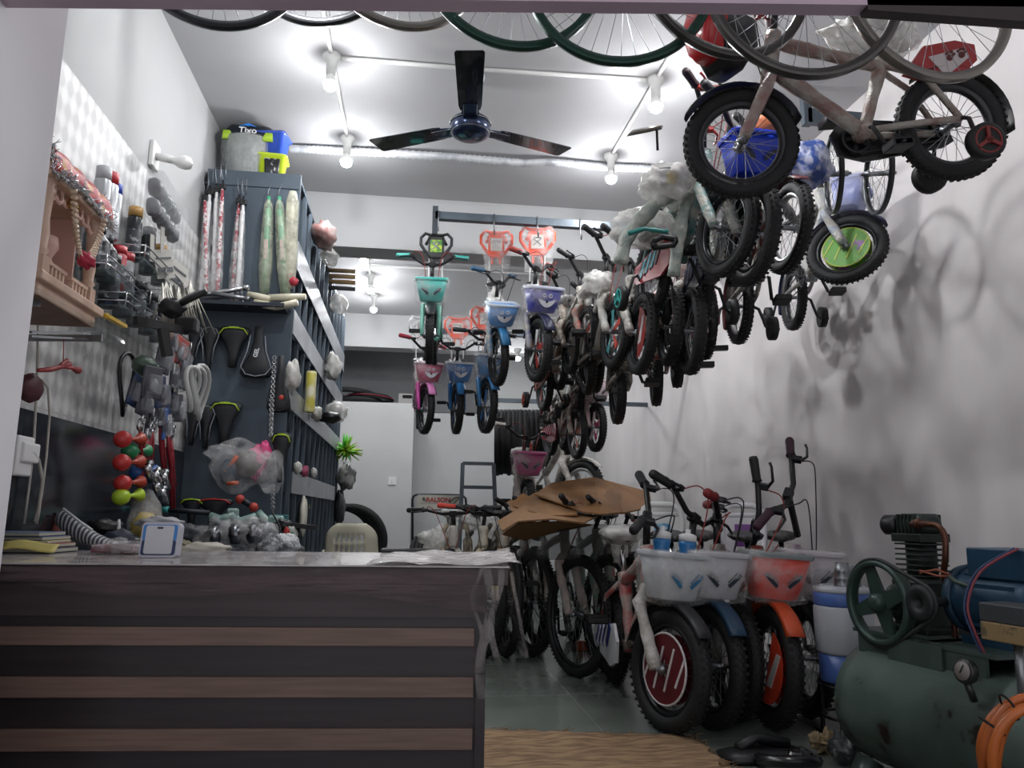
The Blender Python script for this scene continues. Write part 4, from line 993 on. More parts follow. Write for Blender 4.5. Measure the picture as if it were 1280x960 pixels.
# pile of seat posts on a ledge
zl_ = EP(300, 384).z
b = MB(); b.box(((XL+xr)/2, Yf-.09, zl_-.01), (xr-XL-.05, .16, .02)); o = obj('ledge', b, PD); tag(o, 'dark ledge on the rack end carrying chrome posts', 'shelf')
rnd = random.Random(3)
pile = [(240, 312, 371, 359, CHR, .013), (236, 300, 376, 368, mat('#33363b', .4), .013), (265, 312, 366, 374, STL, .012), (238, 306, 381, 378, mat('#55585d', .35, .7), .012), (250, 310, 373, 382, CHR, .009)]
for k, (u0, u1, v0, v1, m, r) in enumerate(pile):
    off = .09+.02*(k % 3); b = MB(); a = EP(u0, v0, off); c = EP(u1, v1, off+.02); b.cyl((0, 0, 0), c-a, r, seg=12); b.cyl((c-a)*.9, (c-a)*1.0, r*1.25, seg=12); o = obj('seat_post', b, m); o.location = a
    tag(o, ['chrome seat post lying on top of the ledge pile', 'dark seat post lying second in the ledge pile', 'steel seat post whose tip sticks out right in the ledge pile', 'dull grey seat post at the bottom of the ledge pile', 'thin chrome tube lying in front of the ledge pile'][k], 'seat post', 'seat posts on the ledge')
for k, (u0, u1, v0, v1) in enumerate(((310, 338, 368, 374), (336, 382, 372, 371), (318, 345, 378, 384), (345, 372, 384, 378))):
    a = EP(u0, v0, .1+.01*k); c = EP(u1, v1, .12+.01*k); b = MB(); b.tube([V((0, 0, 0)), (c-a)*.5, c-a], [.018, .02, .018], 12); o = obj('wrapped_roll', b, mat('#c9c4ae', .4, bump=.4)); o.location = a
    tag(o, ['cream wrapped roll behind the milky bag, leftmost', 'cream wrapped roll sticking out past the rack corner', 'cream wrapped roll underneath, left', 'cream wrapped roll underneath, right'][k], 'roll', 'cream rolls on the ledge')
b = MB(); b.blob((0, 0, 0), (.05, .04, .05), 2, .1); o = obj('crimson_stopper', b, mat('#a3283a', .4)); o.location = EP(367, 352, .09); tag(o, 'small crimson cap at the bottom of the right green pump bag', 'cap')
# saddles hung nose down
def hung_saddle(u, v, h, w, label, accent=None, off=.06, lean=0, txt=None, edge='#7b8087'):
    c = EP(u, v, off); D = (c-CAM).dot(FW); H = h/F*D; W = w/F*D
    t = thing('saddle', label, 'saddle', tuple(c), 0, 'saddles hanging on the rack end'); t.rotation_euler = (0, R_(lean), 0)
    L = []
    for (q, k, dp) in ((-.5, .16, .02), (-.48, .26, .035), (-.2, .3, .045), (.1, .55, .05), (.3, .92, .055), (.42, 1.0, .05), (.49, .8, .035), (.5, .5, .02)):
        L.append([(W/2*k*math.cos(R_(a)), -dp*.5*math.sin(R_(a)), q*H) for a in range(0, 360, 24)])
    up = not (accent == 'down')
    if accent == 'down': L = [[(p[0], p[1], -p[2]) for p in l] for l in L]
    b = MB(); b.loft(L); s_ = obj('cushion', b, mat('#1a1c20', .55), t)
    ac = accent if accent and accent.startswith('#') else None
    if ac: b = MB(); b.tube([(-W*.43, -.024, .3*H), (-W*.3, -.027, .43*H), (0, -.025, .475*H), (W*.3, -.027, .43*H), (W*.43, -.024, .3*H)], .004, 6); b.box((0, -.026, .46*H), (W*.3, .008, H*.04)); obj('piping', b, mat(ac, .4), s_)
    else:
        sg = -1 if accent == 'down' else 1
        b = MB(); b.tube([(-W*.22, -.022, -.3*H*sg), (-W*.28, -.026, 0), (-W*.46, -.02, .3*H*sg), (-W*.3, -.022, .44*H*sg), (0, -.02, .48*H*sg), (W*.3, -.022, .44*H*sg), (W*.46, -.02, .3*H*sg), (W*.28, -.026, 0), (W*.22, -.022, -.3*H*sg)], .003, 6); obj('piping', b, mat(edge, .5), s_)
    return t, H, W
hung_saddle(243, 432, 50, 22, 'narrow black saddle with grey piping, upper row leftmost', lean=4)
hung_saddle(262, 436, 56, 24, 'narrow black saddle with grey piping, upper row second')
hung_saddle(292, 434, 52, 40, 'wide black saddle with lime tip, upper row', accent='#a9c832')
t, H, W = hung_saddle(322, 440, 66, 40, 'black saddle marked GEL with a grey rear edge, nose up', accent='down', edge='#8d9298')
text('GEL', .03, mat('#d0d3d6', .4), t, Matrix.Translation((0.0, -.032, -.01)) @ Matrix.Rotation(R_(90), 4, 'X') @ Matrix.Rotation(R_(80), 4, 'Z'), bold=.001)
t, H, W = hung_saddle(350, 480, 72, 30, 'long black saddle with a red spot on the right edge of the rack end', accent='down', edge='#24262a', off=.1)
b = MB(); b.sph((.015, -.025, -.25*H), .014, 12, (1, .4, 1)); obj('red_spot', b, mat('#b8342c', .4), t)
hung_saddle(242, 532, 50, 22, 'narrow black saddle, middle row leftmost', lean=4)
hung_saddle(258, 534, 54, 22, 'narrow black saddle, middle row second')
hung_saddle(281, 530, 56, 40, 'wide black saddle with lime tip, middle row', accent='#a9c832')
t, H, W = hung_saddle(351, 572, 62, 26, 'black saddle with a lime outline at the rack corner, lowest of the hung ones', accent='#a9c832', off=.1)
hung_saddle(240, 640, 34, 30, 'black saddle with lime tip standing on the bench behind the counter', accent='#a9c832', off=.2)
hung_saddle(268, 640, 34, 46, 'black saddle with a red label standing on the bench behind the counter', accent='#b8342c', off=.2)
# chains
for k, (u0, v0, v1, n, lb) in enumerate(((343, 447, 550, 34, 'steel chain hanging beside the GEL saddle'), (339, 500, 548, 16, 'short steel chain loop left of the long chain'), (341, 608, 640, 12, 'steel chain end hanging below the pink bag'))):
    a = EP(u0, v0, .14); c = EP(u0-5*(k == 0), v1, .14); b = MB()
    for i in range(n):
        p = a.lerp(c, i/n)-a; 
        b.ring(p, .009, .0022, (1, 0, 0) if i % 2 else (0, 1, 0), 10, 5)
    o = obj('chain', b, CHR); o.location = a; tag(o, lb, 'chain', 'steel chains on the rack end')
# bag with pink and orange things
t = thing('bag_of_helmets', 'clear plastic bag with pink, orange and black pieces hanging on the rack end', 'bag', tuple(EP(305, 580, .12)))
def loc(u, v, off=.12): return EP(u, v, off)-EP(305, 580, .12)
b = MB(); b.blob(loc(320, 578), (.09, .08, .17), 5, .15); obj('pink_piece', b, mat('#d84a82', .4), t)
b = MB(); b.blob(loc(331, 565), (.06, .06, .12), 6, .15); obj('pink_piece', b, mat('#d84a82', .4), t)
b = MB(); b.blob(loc(309, 580, .15), (.13, .08, .14), 7, .1); obj('grey_piece', b, mat('#6e6864', .4), t)
b = MB(); b.blob(loc(288, 590, .14), (.12, .09, .13), 8, .1); obj('blue_piece', b, mat('#26364a', .5), t)
b = MB(); b.tube([loc(282, 590, .17), loc(292, 576, .17), loc(297, 570, .17)], .012, 8); obj('orange_band', b, mat('#cf5a32', .4), t)
b = MB(); b.tube([loc(284, 604, .17), loc(298, 604, .17)], .012, 8); obj('orange_band', b, mat('#cf5a32', .4), t)
b = MB(); b.blob(loc(300, 582, .14), (.30, .12, .26), 9, .13, 24, 2.0); b.blob(loc(280, 566, .14), (.2, .06, .08), 9, .15, 20, 2.0); b.blob(loc(338, 590, .13), (.14, .08, .22), 11, .15, 20, 2.0); obj('clear_bag', b, FILM, t)
# ------------------------------------------------------------------ left wall : glass shelf, shrine, caddies
GL = mat('#9fb0ac', .05, alpha=.14)
zs = PX(100, 372, XL+.12).z
y0s, y1s = PX(30, 372, XL+.25).y, PX(152, 380, XL+.25).y
zsh = PX(90, 362, XL+.27).z-.055
t = thing('glass_shelf', 'clear glass shelf on the left wall under the wooden shrine', 'shelf', (XL, 0, zsh))
b = MB(); b.box((.14, (y0s+y1s)/2, 0), (.26, y1s-y0s, .01)); obj('pane', b, GL, t)
b = MB(); b.bar((.02, y0s+.1, -.02), (.24, y0s+.1, -.012), .012, .02); b.bar((.02, y1s-.1, -.02), (.24, y1s-.1, -.012), .012, .02); obj('bracket', b, STL, t)
# wooden shrine
WD = mat('#c9ac98', .5, c2='#b99a86', sc=18, stretch=(1, 1, .2)); WDp = mat('#cfaa9c', .5)
xs = XL+.27
ya, yb_ = PX(58, 340, xs).y, PX(124, 380, xs).y
zb = PX(90, 362, xs).z; zt_ = PX(78, 184, xs).z
H = zt_-zb; Lg = yb_-ya
t = thing('wooden_shrine', 'small carved wooden temple shrine with pillars on the glass shelf', 'shrine', (XL+.14, (ya+yb_)/2, zb))
b = MB(); b.box((.0, 0, -.012), (.27, Lg+.06, .025), bev=.004); b.box((0, 0, -.04), (.24, Lg+.02, .04), bev=.004); None
obj('base', b, WD, t)
for sx in (-1, 1):
    for sy in (-1, 1):
        b = MB(); c = (sx*.1, sy*(Lg/2-.02), 0)
        hh = H*.78
        b.box((c[0], c[1], .025), (.035, .035, .05)); b.lathe([(.018, .05), (.014, .055), (.02, .065), (.014, .075), (.017, .11), (.013, hh*.55), (.016, hh-.05), (.02, hh-.04), (.014, hh-.03), (.02, hh-.015), (.02, hh)], c, seg=14); obj('pillar', b, WD, t)
b = MB(); b.box((-.11, 0, H*.4), (.008, Lg-.02, H*.78)); obj('back_board', b, WDp, t)
b = MB(); b.box((-.02, Lg/2-.02, H*.4), (.15, .008, H*.78)); obj('side_board', b, WDp, t)
b = MB(); b.box((0, 0, H*.8), (.25, Lg+.04, .035), bev=.004); b.box((0, 0, H*.88), (.19, Lg-.02, H*.12)); b.box((0, 0, H*.95), (.23, Lg+.01, .03), bev=.004); b.lathe([(.08, H*.96), (.085, H*1.02), (.06, H*1.07), (.03, H*1.1), (.0, H*1.16)], seg=20); obj('roof', b, WD, t)
for sy in (-1, 1):
    b = MB()
    for k in range(5): b.box((.105, sy*(Lg/2-.05-k*.022), .02), (.012, .01, .04))
    b.box((.105, sy*(Lg/2-.1), .042), (.016, .11, .01)); obj('railing', b, WD, t)
# carved arch lattice
b = MB()
for k in range(7):
    q = k/6; y = -Lg/2+.04+q*(Lg-.08); b.ring((.1, y, H*.74-abs(q-.5)*H*.1), .022, .006, (1, 0, 0), 14, 6)
obj('arch_lattice', b, WDp, t)
b = MB(); b.lathe([(.05, 0), (.05, .02), (.025, .04), (.03, .06), (.02, .1), (.035, .13), (.03, .16), (0, .17)], (.03, .02, 0), seg=16); obj('pedestal', b, WDp, t)
# cloth, tinsel, garland, flower, bell
t2 = thing('red_cloth', 'red and gold cloth with a silver tinsel border draped over the shrine roof', 'cloth', (XL+.14, (ya+yb_)/2, zb))
def cl(u, v):
    y = (u-.5)*(Lg+.06); ang = v*1.6
    x = -.02+.155*math.sin(min(ang, 1.57)); z = H*1.13-.06*(1-math.cos(ang)) - max(0, ang-1.3)*.08*(.5+.9*abs(u-.45)*2) + .003*math.sin(u*30)
    return (x+.004*math.sin(u*26+v*4), y, z-v*.03)
b = MB(); b.grid(cl, 30, 16); obj('cloth', b, mat('#b5222c', .5, c2='#c98a3c', sc=30, lo=.55, hi=.65), t2, solid=.004)
b = MB(); rnd = random.Random(8)
for k in range(360):
    u = rnd.random(); base = V(cl(u, 1.0)) if rnd.random() < .75 else V(cl(0 if rnd.random() < .6 else 1, rnd.random())); d = V((rnd.gauss(.3, .6), rnd.gauss(0, 1), rnd.gauss(-.1, 1))).normalized()*rnd.uniform(.012, .03)
    b.tube([base-d*.5, base+d], [.0022, .0012], 3)
obj('tinsel_border', b, mat('#d2d3d6', .15, 1), t2)['kind'] = 'stuff'
b = MB()
for sgn in (0, 1, 2):
    n = 40
    for k in range(n):
        q = k/(n-1); y = (-.5+q)*Lg*.62; z = H*.72-(1-(2*q-1)**2)*(H*.42+sgn*.012); b.sph((.14+.004*sgn, y, z), .0062, 6)
o = obj('bead_garland', b, mat('#cdb9a2', .3, .3)); o.location = (XL+.14, (ya+yb_)/2, zb); tag(o, 'bead garland looped across the front of the wooden shrine', 'garland')
b = MB(); b.blob((0, 0, 0), (.04, .06, .045), 4, .25); o = obj('red_flower', b, mat('#a82440', .6)); o.location = (XL+.29, (ya+yb_)/2, zb+H*.3-.012); tag(o, 'crimson flower at the lowest point of the bead garland', 'flower')
b = MB(); b.lathe([(0, .035), (.006, .034), (.01, .02), (.018, .004), (.022, 0), (0, 0)], seg=14); o = obj('brass_bell', b, mat('#b08a4c', .3, .8)); o.location = (XL+.25, (ya+yb_)/2-.03, zb+H*.66); tag(o, 'small brass bell hanging in the shrine arch', 'bell')
# cans behind the shrine
for k, (u, vt, vb, m, cap, lb) in enumerate(((121, 198, 300, '#b9bcc0', '#b9bcc0', 'tall silver spray can behind the red cloth'), (131, 206, 300, '#c4c6c9', '#b32430', 'spray can with a red cap behind the red cloth'), (137, 222, 300, '#b9bcc0', '#2a4ab0', 'spray can with a blue cap behind the red cloth'))):
    x = XL+.08+.0*k; p0, p1 = PX(u, vb, x), PX(u, vt, x); h = p1.z-p0.z
    t = thing('spray_can', lb, 'spray can', tuple(p0), 0, 'cans and bottles on the left wall shelves')
    b = MB(); b.lathe([(.026, 0), (.028, .005), (.028, h*.8), (.022, h*.84), (0, h*.84)], seg=18); obj('body', b, mat(m, .3, .5), t)
    b = MB(); b.lathe([(.0, h*.82), (.026, h*.82), (.026, h*.99), (.022, h), (0, h)], seg=18); obj('cap', b, mat(cap, .4), t)
# wire caddy shelves
def caddy(u0, u1, v, label, x=XL+.16, hgt=.05):
    a, c = PX(u0, v, x), PX(u1, v, x); z = PX((u0+u1)/2, v, x).z
    t = thing('wire_caddy', label, 'shelf', (XL, 0, z), 0, 'glass and wire caddies on the left wall')
    b = MB(); b.box((.09, (a.y+c.y)/2, 0), (.15, c.y-a.y, .008)); obj('glass_plate', b, mat('#7f9090', .05, alpha=.3), t)
    for hz in (.02, .05): 
        b = MB(); b.tube([(.015, a.y, hz), (.165, a.y, hz), (.172, a.y+.02, hz), (.172, c.y-.02, hz), (.165, c.y, hz), (.015, c.y, hz)], .003, 6); obj('wire', b, CHR, t)
    for q in (0, .5, 1): b = MB(); b.cyl((.17, a.y+(c.y-a.y)*q, 0), (.17, a.y+(c.y-a.y)*q, .055), .003, seg=6); obj('upright', b, CHR, t)
    return z, a.y, c.y
def bottle(x, y, z, h, r, m, cap, label, shape='b'):
    t = thing('bottle', label, 'bottle', (x, y, z+.004), 0, 'cans and bottles on the left wall shelves')
    b = MB()
    if shape == 'b': b.lathe([(0, 0), (r, 0), (r, h*.62), (r*.85, h*.7), (r*.38, h*.78), (r*.38, h*.84), (0, h*.84)], seg=16)
    else: b.lathe([(0, 0), (r, 0), (r, h*.78), (r*.8, h*.82), (0, h*.82)], seg=16)
    obj('body', b, m, t)
    b = MB(); k = .42 if shape == 'b' else .95
    b.lathe([(0, h*.82), (r*k, h*.82), (r*k, h*.99), (0, h)], seg=16); obj('cap', b, cap, t)
    b = MB(); b.lathe([(r*1.01, h*.15), (r*1.02, h*.16), (r*1.02, h*.55), (r*1.01, h*.56), (r*1.01, h*.15)], seg=16); obj('label', b, mat('#3a3f45', .4, c2='#9aa0a4', sc=40, lo=.55, hi=.6), t)
BD = mat('#1c1f24', .3)
z1, a1, b1 = caddy(126, 186, 358, 'glass caddy with chrome wire, upper one right of the shrine')
z2, a2, b2 = caddy(150, 238, 412, 'glass caddy with chrome wire, lower one above the hanging tools')
z3, a3, b3 = caddy(168, 222, 345, 'glass caddy with chrome wire holding the tan-capped cans', x=XL+.14)
def lat(a, b_, q): return a+(b_-a)*q
for q, h, m, cap, lb, shp in ((.1, .2, BD, BD, 'black bottle nearest the shrine on the upper caddy', 'b'), (.26, .19, BD, BD, 'second black bottle from the shrine on the upper caddy', 'b'), (.42, .18, BD, mat('#33363b', .4), 'third black bottle on the upper caddy', 'b'),
                        (.62, .17, mat('#a5333c', .4), mat('#b8323a', .4), 'red spray can on the upper caddy, left of two', 'c'), (.8, .17, mat('#8f9296', .4), mat('#b8323a', .4), 'grey can with a red cap on the upper caddy, right of two', 'c')):
    bottle(XL+.1, lat(a1, b1, q), z1, h, .03, m, cap, lb, shp)
for q, h, m, cap, lb in ((.12, .22, BD, mat('#b89050', .4), 'black spray can with a tan cap, larger one'), (.45, .2, BD, mat('#a9abae', .4), 'black spray can with a silver cap between the tan-capped ones'), (.75, .18, BD, mat('#b89050', .4), 'black spray can with a tan cap, smaller one')):
    bottle(XL+.1, lat(a3, b3, q), z3, h, .028, m, cap, lb, 'c')
for k in range(6):
    q = .06+k*.17
    bottle(XL+.09, lat(a2, b2, q), z2, .2-.008*k, .034, mat('#20242c', .3, c2='#3c4a6a', sc=20, lo=.6, hi=.65), mat('#202327', .4), ['dark bottle with a yellow and blue label nearest the shrine, lower caddy', 'second dark bottle from the shrine, lower caddy', 'third dark bottle from the shrine, lower caddy', 'fourth dark bottle from the shrine, lower caddy', 'fifth dark bottle from the shrine, lower caddy', 'dark bottle at the far right of the lower caddy'][k], 'c')
    b = MB(); b.prism([(-.016, 0), (.016, 0), (0, .03)], .002, M=frame3((XL+.125, lat(a2, b2, q), z2+.05), (0, 1, 0), (0, 0, 1))); 
    o = obj('label_mark', b, mat('#b4b83a', .4), bpy.data.objects[[x.name for x in bpy.data.objects if x.name.startswith('bottle')][-1]]); o.matrix_basis = Matrix.Translation(-V((XL+.09, lat(a2, b2, q), z2+.004)))
# blister pack of dark cups
c0 = PX(198, 262, XL+.12)
t = thing('blister_pack', 'clear pack of dark round lamps hanging tilted at the top of the left wall', 'packet', tuple(c0))
Mb = frame3((0, 0, 0), PX(235, 315, XL+.1)-c0, V((0, -.15, 1)))
for i in range(5):
    for j in range(2):
        b = MB(); b.lathe([(0, 0), (.035, 0), (.04, .02), (.028, .04), (.012, .045), (0, .045)], (-.13+i*.075, (j-.5)*.085, 0), seg=16); obj('lamp', b, mat('#33363c', .35, c2='#5a5e64', sc=20), t, Mb)
b = MB(); b.box((.02, 0, .03), (.42, .19, .07), bev=.01); obj('clear_tray', b, mat('#e8eaec', .1, alpha=.22), t, Mb)
# white cards
for k, (u, v, ro_, lb) in enumerate(((205, 330, 20, 'white header card hanging at the left of the card bunch'), (222, 345, -15, 'white header card in the middle of the card bunch, folded'), (232, 368, 35, 'striped white card lowest in the card bunch'), (190, 310, 5, 'narrow white strip card nearest the tan-capped cans'), (203, 300, 5, 'narrow white strip card under the blister pack'))):
    c = PX(u, v, XL+.16); t = thing('product_card', lb, 'card', tuple(c), 0, 'product cards hanging on the left wall')
    Mb = frame3((0, 0, 0), V((.5, 1, 0)), V((0, 0, 1))) @ Matrix.Rotation(R_(ro_), 4, 'Z')
    w_, h_ = (.1, .12) if k < 3 else (.02, .11)
    b = MB(); b.box((0, 0, 0), (w_, h_, .003)); obj('card', b, mat('#b9b7b0', .5), t, Mb)
    if k < 3: b = MB(); b.box((0, -h_*.2, .004), (w_*.8, .02, .004)); b.box((0, h_*.2, .004), (w_*.8, .008, .004)); obj('print', b, mat('#5a5c60', .5), t, Mb)
# ------------------------------------------------------------------ hanging clutter on the left wall
rnd = random.Random(11)
def wallitem(name, u, v, X, fn, m, label, cat, group=None):
    c = PX(u, v, X); b = MB(); fn(b); o = obj(name, b, m); o.location = c; tag(o, label, cat, group); return o
def loop(w, h, r, tw=0):
    return lambda b: b.tube([(.01*math.sin(a*2), w*math.sin(a), h*math.cos(a)) for a in [2*math.pi*k/20 for k in range(20)]], r, 6, closed=True)
wallitem('cable_coil', 157, 480, XL+.12, loop(.06, .12, .008), BLK, 'black oval cable loop hanging at the left edge of the tool bunch', 'cable')
for k, (u, v, w_) in enumerate(((247, 488, .075), (251, 490, .09), (240, 486, .07))):
    wallitem('white_tube_coil', u, v, XL+.5, loop(w_*.8, w_*1.0, .008), mat('#a8aaa8', .4), ['coil of whitish tubing hanging in front of the saddles, inner one', 'coil of whitish tubing hanging in front of the saddles, outer one', 'coil of whitish tubing hanging in front of the saddles, leftmost one'][k], 'tube', 'whitish tubing coils')
wallitem('bicycle_helmet', 182, 458, XL+.2, lambda b: (b.blob((0, 0, 0), (.09, .14, .08), 3, .06), b.box((.03, .03, 0), (.03, .06, .03), bev=.01)), mat('#22292a', .3, c2='#46584c', sc=8), 'black and green lamp-shaped helmet at the top of the tool bunch', 'helmet')
wallitem('black_clamp', 203, 410, XL+.3, lambda b: (b.bar((-.06, -.1, 0), (.05, .12, .02), .02, .03), b.bar((0, 0, 0), (.02, .02, -.1), .03, .03), b.box((.05, .12, .04), (.08, .06, .06), bev=.01)), BLK, 'black phone-holder clamp sticking out under the lower caddy', 'clamp')
wallitem('black_handlebar_bag', 215, 385, XL+.35, lambda b: (b.blob((0, 0, 0), (.08, .07, .07), 6, .2), b.tube([(0, 0, 0), (.07, .07, .08)], .013, 8), b.tube([(0, 0, 0), (.12, -.03, .06)], .012, 8)), BLK, 'black lamp bracket bunch left of the seat post ledge', 'bracket')
for k in range(9):
    a0 = rnd.uniform(-1, 1)
    wallitem('spoke_bunch', 200+k*5, 385+rnd.uniform(-6, 6), XL+.25, (lambda q: (lambda b: [b.tube([(0, 0, .1), (.03+q*.03*j, .03*j, -.08)], .003, 4) for j in range(-2, 3)]))(a0), mat('#9c9a90', .35, .5), 'thin metal and plastic strips hanging below the product cards', 'strips', 'strips hanging below the cards')
cols = [('#b06a40', 'tan'), ('#c8503f', 'red'), ('#7e8288', 'grey'), ('#3a62a8', 'blue'), ('#3a3c44', 'charcoal'), ('#a3a39c', 'pale'), ('#24375c', 'navy'), ('#6e2a2c', 'maroon')]
packs = [(212, 425, 0), (224, 438, 1), (230, 450, 7), (205, 448, 2), (190, 478, 4), (200, 490, 6), (212, 500, 3), (222, 510, 4), (180, 500, 4), (196, 515, 5), (206, 530, 3), (232, 470, 2), (172, 490, 6), (186, 525, 4), (221, 475, 5), (214, 470, 4)]
for k, (u, v, ci) in enumerate(packs):
    c = PX(u, v, XL+.2+.012*(k % 6)); t = thing('blister_packet', '%s packet hanging in the tool bunch, %s' % (cols[ci][1], ['just under the black clamp', 'below the black clamp with red print', 'beside the whitish tubing', 'left of the red printed one', 'under the helmet', 'in the centre of the bunch', 'right of centre above the red bolt cutters', 'rightmost above the bolt cutters', 'at the left under the helmet', 'standing out pale near the bottom', 'lowest right of centre', 'touching the whitish tubing', 'leftmost beside the cable loop', 'lowest at the left', 'pale one above the tubing', 'behind the red printed one'][k]), 'packet', tuple(c), R_(rnd.uniform(-40, 20)), 'packets hanging in the tool bunch')
    t.rotation_euler.x = R_(rnd.uniform(-20, 20))
    b = MB(); b.box((0, 0, 0), (.012, .075, .12), bev=.004); obj('card', b, mat(cols[ci][0], .45, c2='#4a4a50', sc=16), t)
    b = MB(); b.box((.016, 0, -.01), (.03, .055, .075), bev=.008); obj('blister', b, mat('#b9bcc2', .1, alpha=.3), t)
    b = MB(); b.blob((.016, 0, -.01), (.02, .03, .05), k, .25, 10); obj('contents', b, mat(['#2a2c30', '#8e9196', '#3a3c44'][k % 3], .35, .3 if k % 3 == 1 else 0), t)
# red bolt cutters / pliers
for k, (u, v0, v1, du) in enumerate(((175, 535, 590, 6), (190, 535, 585, -3), (200, 530, 600, 7), (209, 540, 610, 9), (185, 545, 600, -6), (214, 545, 640, 2))):
    c = PX(u, v0, XL+.24); d = PX(u+du, v1, XL+.24)-c
    t = thing('pliers', 'red-handled tool hanging above the squeeze horns, %s' % ['first from the left', 'second from the left', 'third from the left', 'fourth from the left', 'tilted one at the left back', 'longest, at the right'][k], 'tool', tuple(c), 0, 'red-handled tools')
    for sy in (-1, 1):
        b = MB(); b.tube([(0, 0, 0), d*.3+V((0, sy*.014, 0)), d*.95+V((0, sy*.02, 0))], [.005, .008, .007], 8); obj('handle', b, mat('#8c2530', .4), t)
    b = MB(); b.blob((0, 0, .01), (.025, .04, .05), k, .1, 10); b.ring((.01, 0, .03), .014, .003, (1, 0, 0), 14, 6); obj('jaw', b, CHR, t)
for k, (u, v) in enumerate(((186, 590), (196, 598), (204, 620), (197, 612), (206, 600))):
    wallitem('metal_fitting', u, v, XL+.26, lambda b: (b.cyl((0, -.03, .02), (0, .04, -.03), .014, seg=12), b.blob((0, 0, .03), (.03, .04, .03), 3, .2, 10)), CHR, 'shiny metal fitting hanging below the red-handled tools, %s' % ['upper left', 'centre', 'lowest right', 'lower left', 'upper right'][k], 'fitting', 'metal fittings below the red-handled tools')
# squeeze horns
for k, (u, v, cc, lb) in enumerate(((153, 549, '#b8302e', 'red squeeze horn bulb, topmost of three'), (152, 578, '#b8302e', 'red squeeze horn bulb, middle of three'), (153, 604, '#b8302e', 'red squeeze horn bulb, lowest of three'), (151, 621, '#a9c832', 'lime squeeze horn bulb under the red ones'), (172, 590, '#2a5a9c', 'blue squeeze horn pointing right of the red bulbs'), (162, 564, '#1f7a4c', 'green squeeze horn behind the red bulbs'))):
    c = PX(u, v, XL+.22); t = thing('squeeze_horn', lb, 'horn', tuple(c), 0, 'rubber squeeze horns')
    b = MB(); b.lathe([(0, -.03), (.015, -.028), (.027, -.012), (.03, 0), (.026, .016), (.012, .03), (.009, .04), (0, .04)], (0, 0, 0), (.3, 1, .1), 18); obj('rubber_bulb', b, mat(cc, .35), t)
    b = MB(); b.lathe([(.006, .035), (.007, .06), (.012, .08), (.024, .1), (.022, .1), (.01, .082), (.004, .06)], (0, 0, 0), (.3, 1, .1), 14); obj('trumpet', b, mat(cc, .4) if k > 2 else mat('#a8402e', .4), t)
# yellow bag
c = PX(182, 645, XL+.26); t = thing('yellow_packet', 'clear packet half full of yellow powder standing on the bench behind the counter', 'packet', tuple(c))
b = MB(); b.blob((0, 0, -.04), (.09, .11, .11), 3, .08); obj('contents', b, mat('#b39a2c', .6), t)
b = MB(); b.lathe([(0, -.095), (.055, -.09), (.06, -.02), (.05, .04), (.018, .09), (0, .1)], seg=18); obj('bag', b, FILM, t)
# hanging metal strips under the glass shelf, creeper & cord
b = MB(); b.bar(PX(38, 415, XL+.2), PX(125, 417, XL+.2), .008, .006); o = obj('thin_rod', b, STL); tag(o, 'thin grey rod under the glass shelf, upper one', 'rod', 'thin rods under the glass shelf')
b = MB(); b.bar(PX(38, 420, XL+.2), PX(125, 425, XL+.2), .008, .006); o = obj('thin_rod', b, STL); tag(o, 'thin grey rod under the glass shelf, lower one', 'rod', 'thin rods under the glass shelf')
cm_ = mat('#a8a49c', .5)
b = MB(); b.tube([PX(u, v, XL+.06) for u, v in ((40, 473), (52, 474), (60, 485), (62, 520), (58, 570), (52, 620), (43, 652))], .004, 6); o = obj('white_cable', b, cm_); tag(o, 'white cable curving down the dark tiles, left one', 'cable')
b = MB(); b.tube([PX(u, v, XL+.06) for u, v in ((40, 565), (48, 575), (53, 600), (48, 640), (45, 655))], .006, 6); o = obj('white_cable', b, cm_); tag(o, 'thick white cable loop beside the wall socket', 'cable')
b = MB(); b.tube([PX(u, v, XL+.05) for u, v in ((48, 380), (47, 450), (45, 500), (42, 560), (36, 610), (30, 655))], .004, 6); o = obj('white_cable', b, cm_); tag(o, 'white cable hanging from the glass shelf past the creeper', 'cable')
b = MB(); b.box(PX(32, 566, XL+.045), (.04, .1, .06), bev=.006); b.box(PX(25, 570, XL+.04), (.03, .1, .12), bev=.006); o = obj('wall_socket', b, WHITE); tag(o, 'white socket with a plug on the left wall beside the pillar', 'socket')
b = MB(); b.tube([PX(u, v, XL+.2) for u, v in ((48, 463), (62, 462), (78, 458), (90, 460), (98, 463))], [.006, .008, .007, .006, .012], 6); b.tube([PX(72, 460, XL+.2), PX(84, 450, XL+.2)], .006, 6); b.tube([PX(78, 458, XL+.2), PX(88, 455, XL+.2)], .007, 6); b.tube([PX(79, 455, XL+.2), PX(80, 420, XL+.2)], .0015, 4)
o = obj('dried_chilli_string', b, mat('#8c3434', .6)); tag(o, 'dull red plastic sprig hanging on a thread below the glass shelf', 'ornament')
b = MB(); b.blob(PX(38, 485, XL+.16), (.05, .1, .08), 5, .05); o = obj('maroon_pad', b, mat('#4a2028', .6)); tag(o, 'maroon rounded pad beside the pillar', 'pad')
b = MB(); b.bar(PX(133, 395, XL+.3), PX(156, 408, XL+.3), .016, .01); b.sph(PX(133, 395, XL+.3), .009); o = obj('yellow_cutter', b, mat('#c9a32c', .4)); tag(o, 'yellow cutter lying on the glass shelf edge', 'cutter')
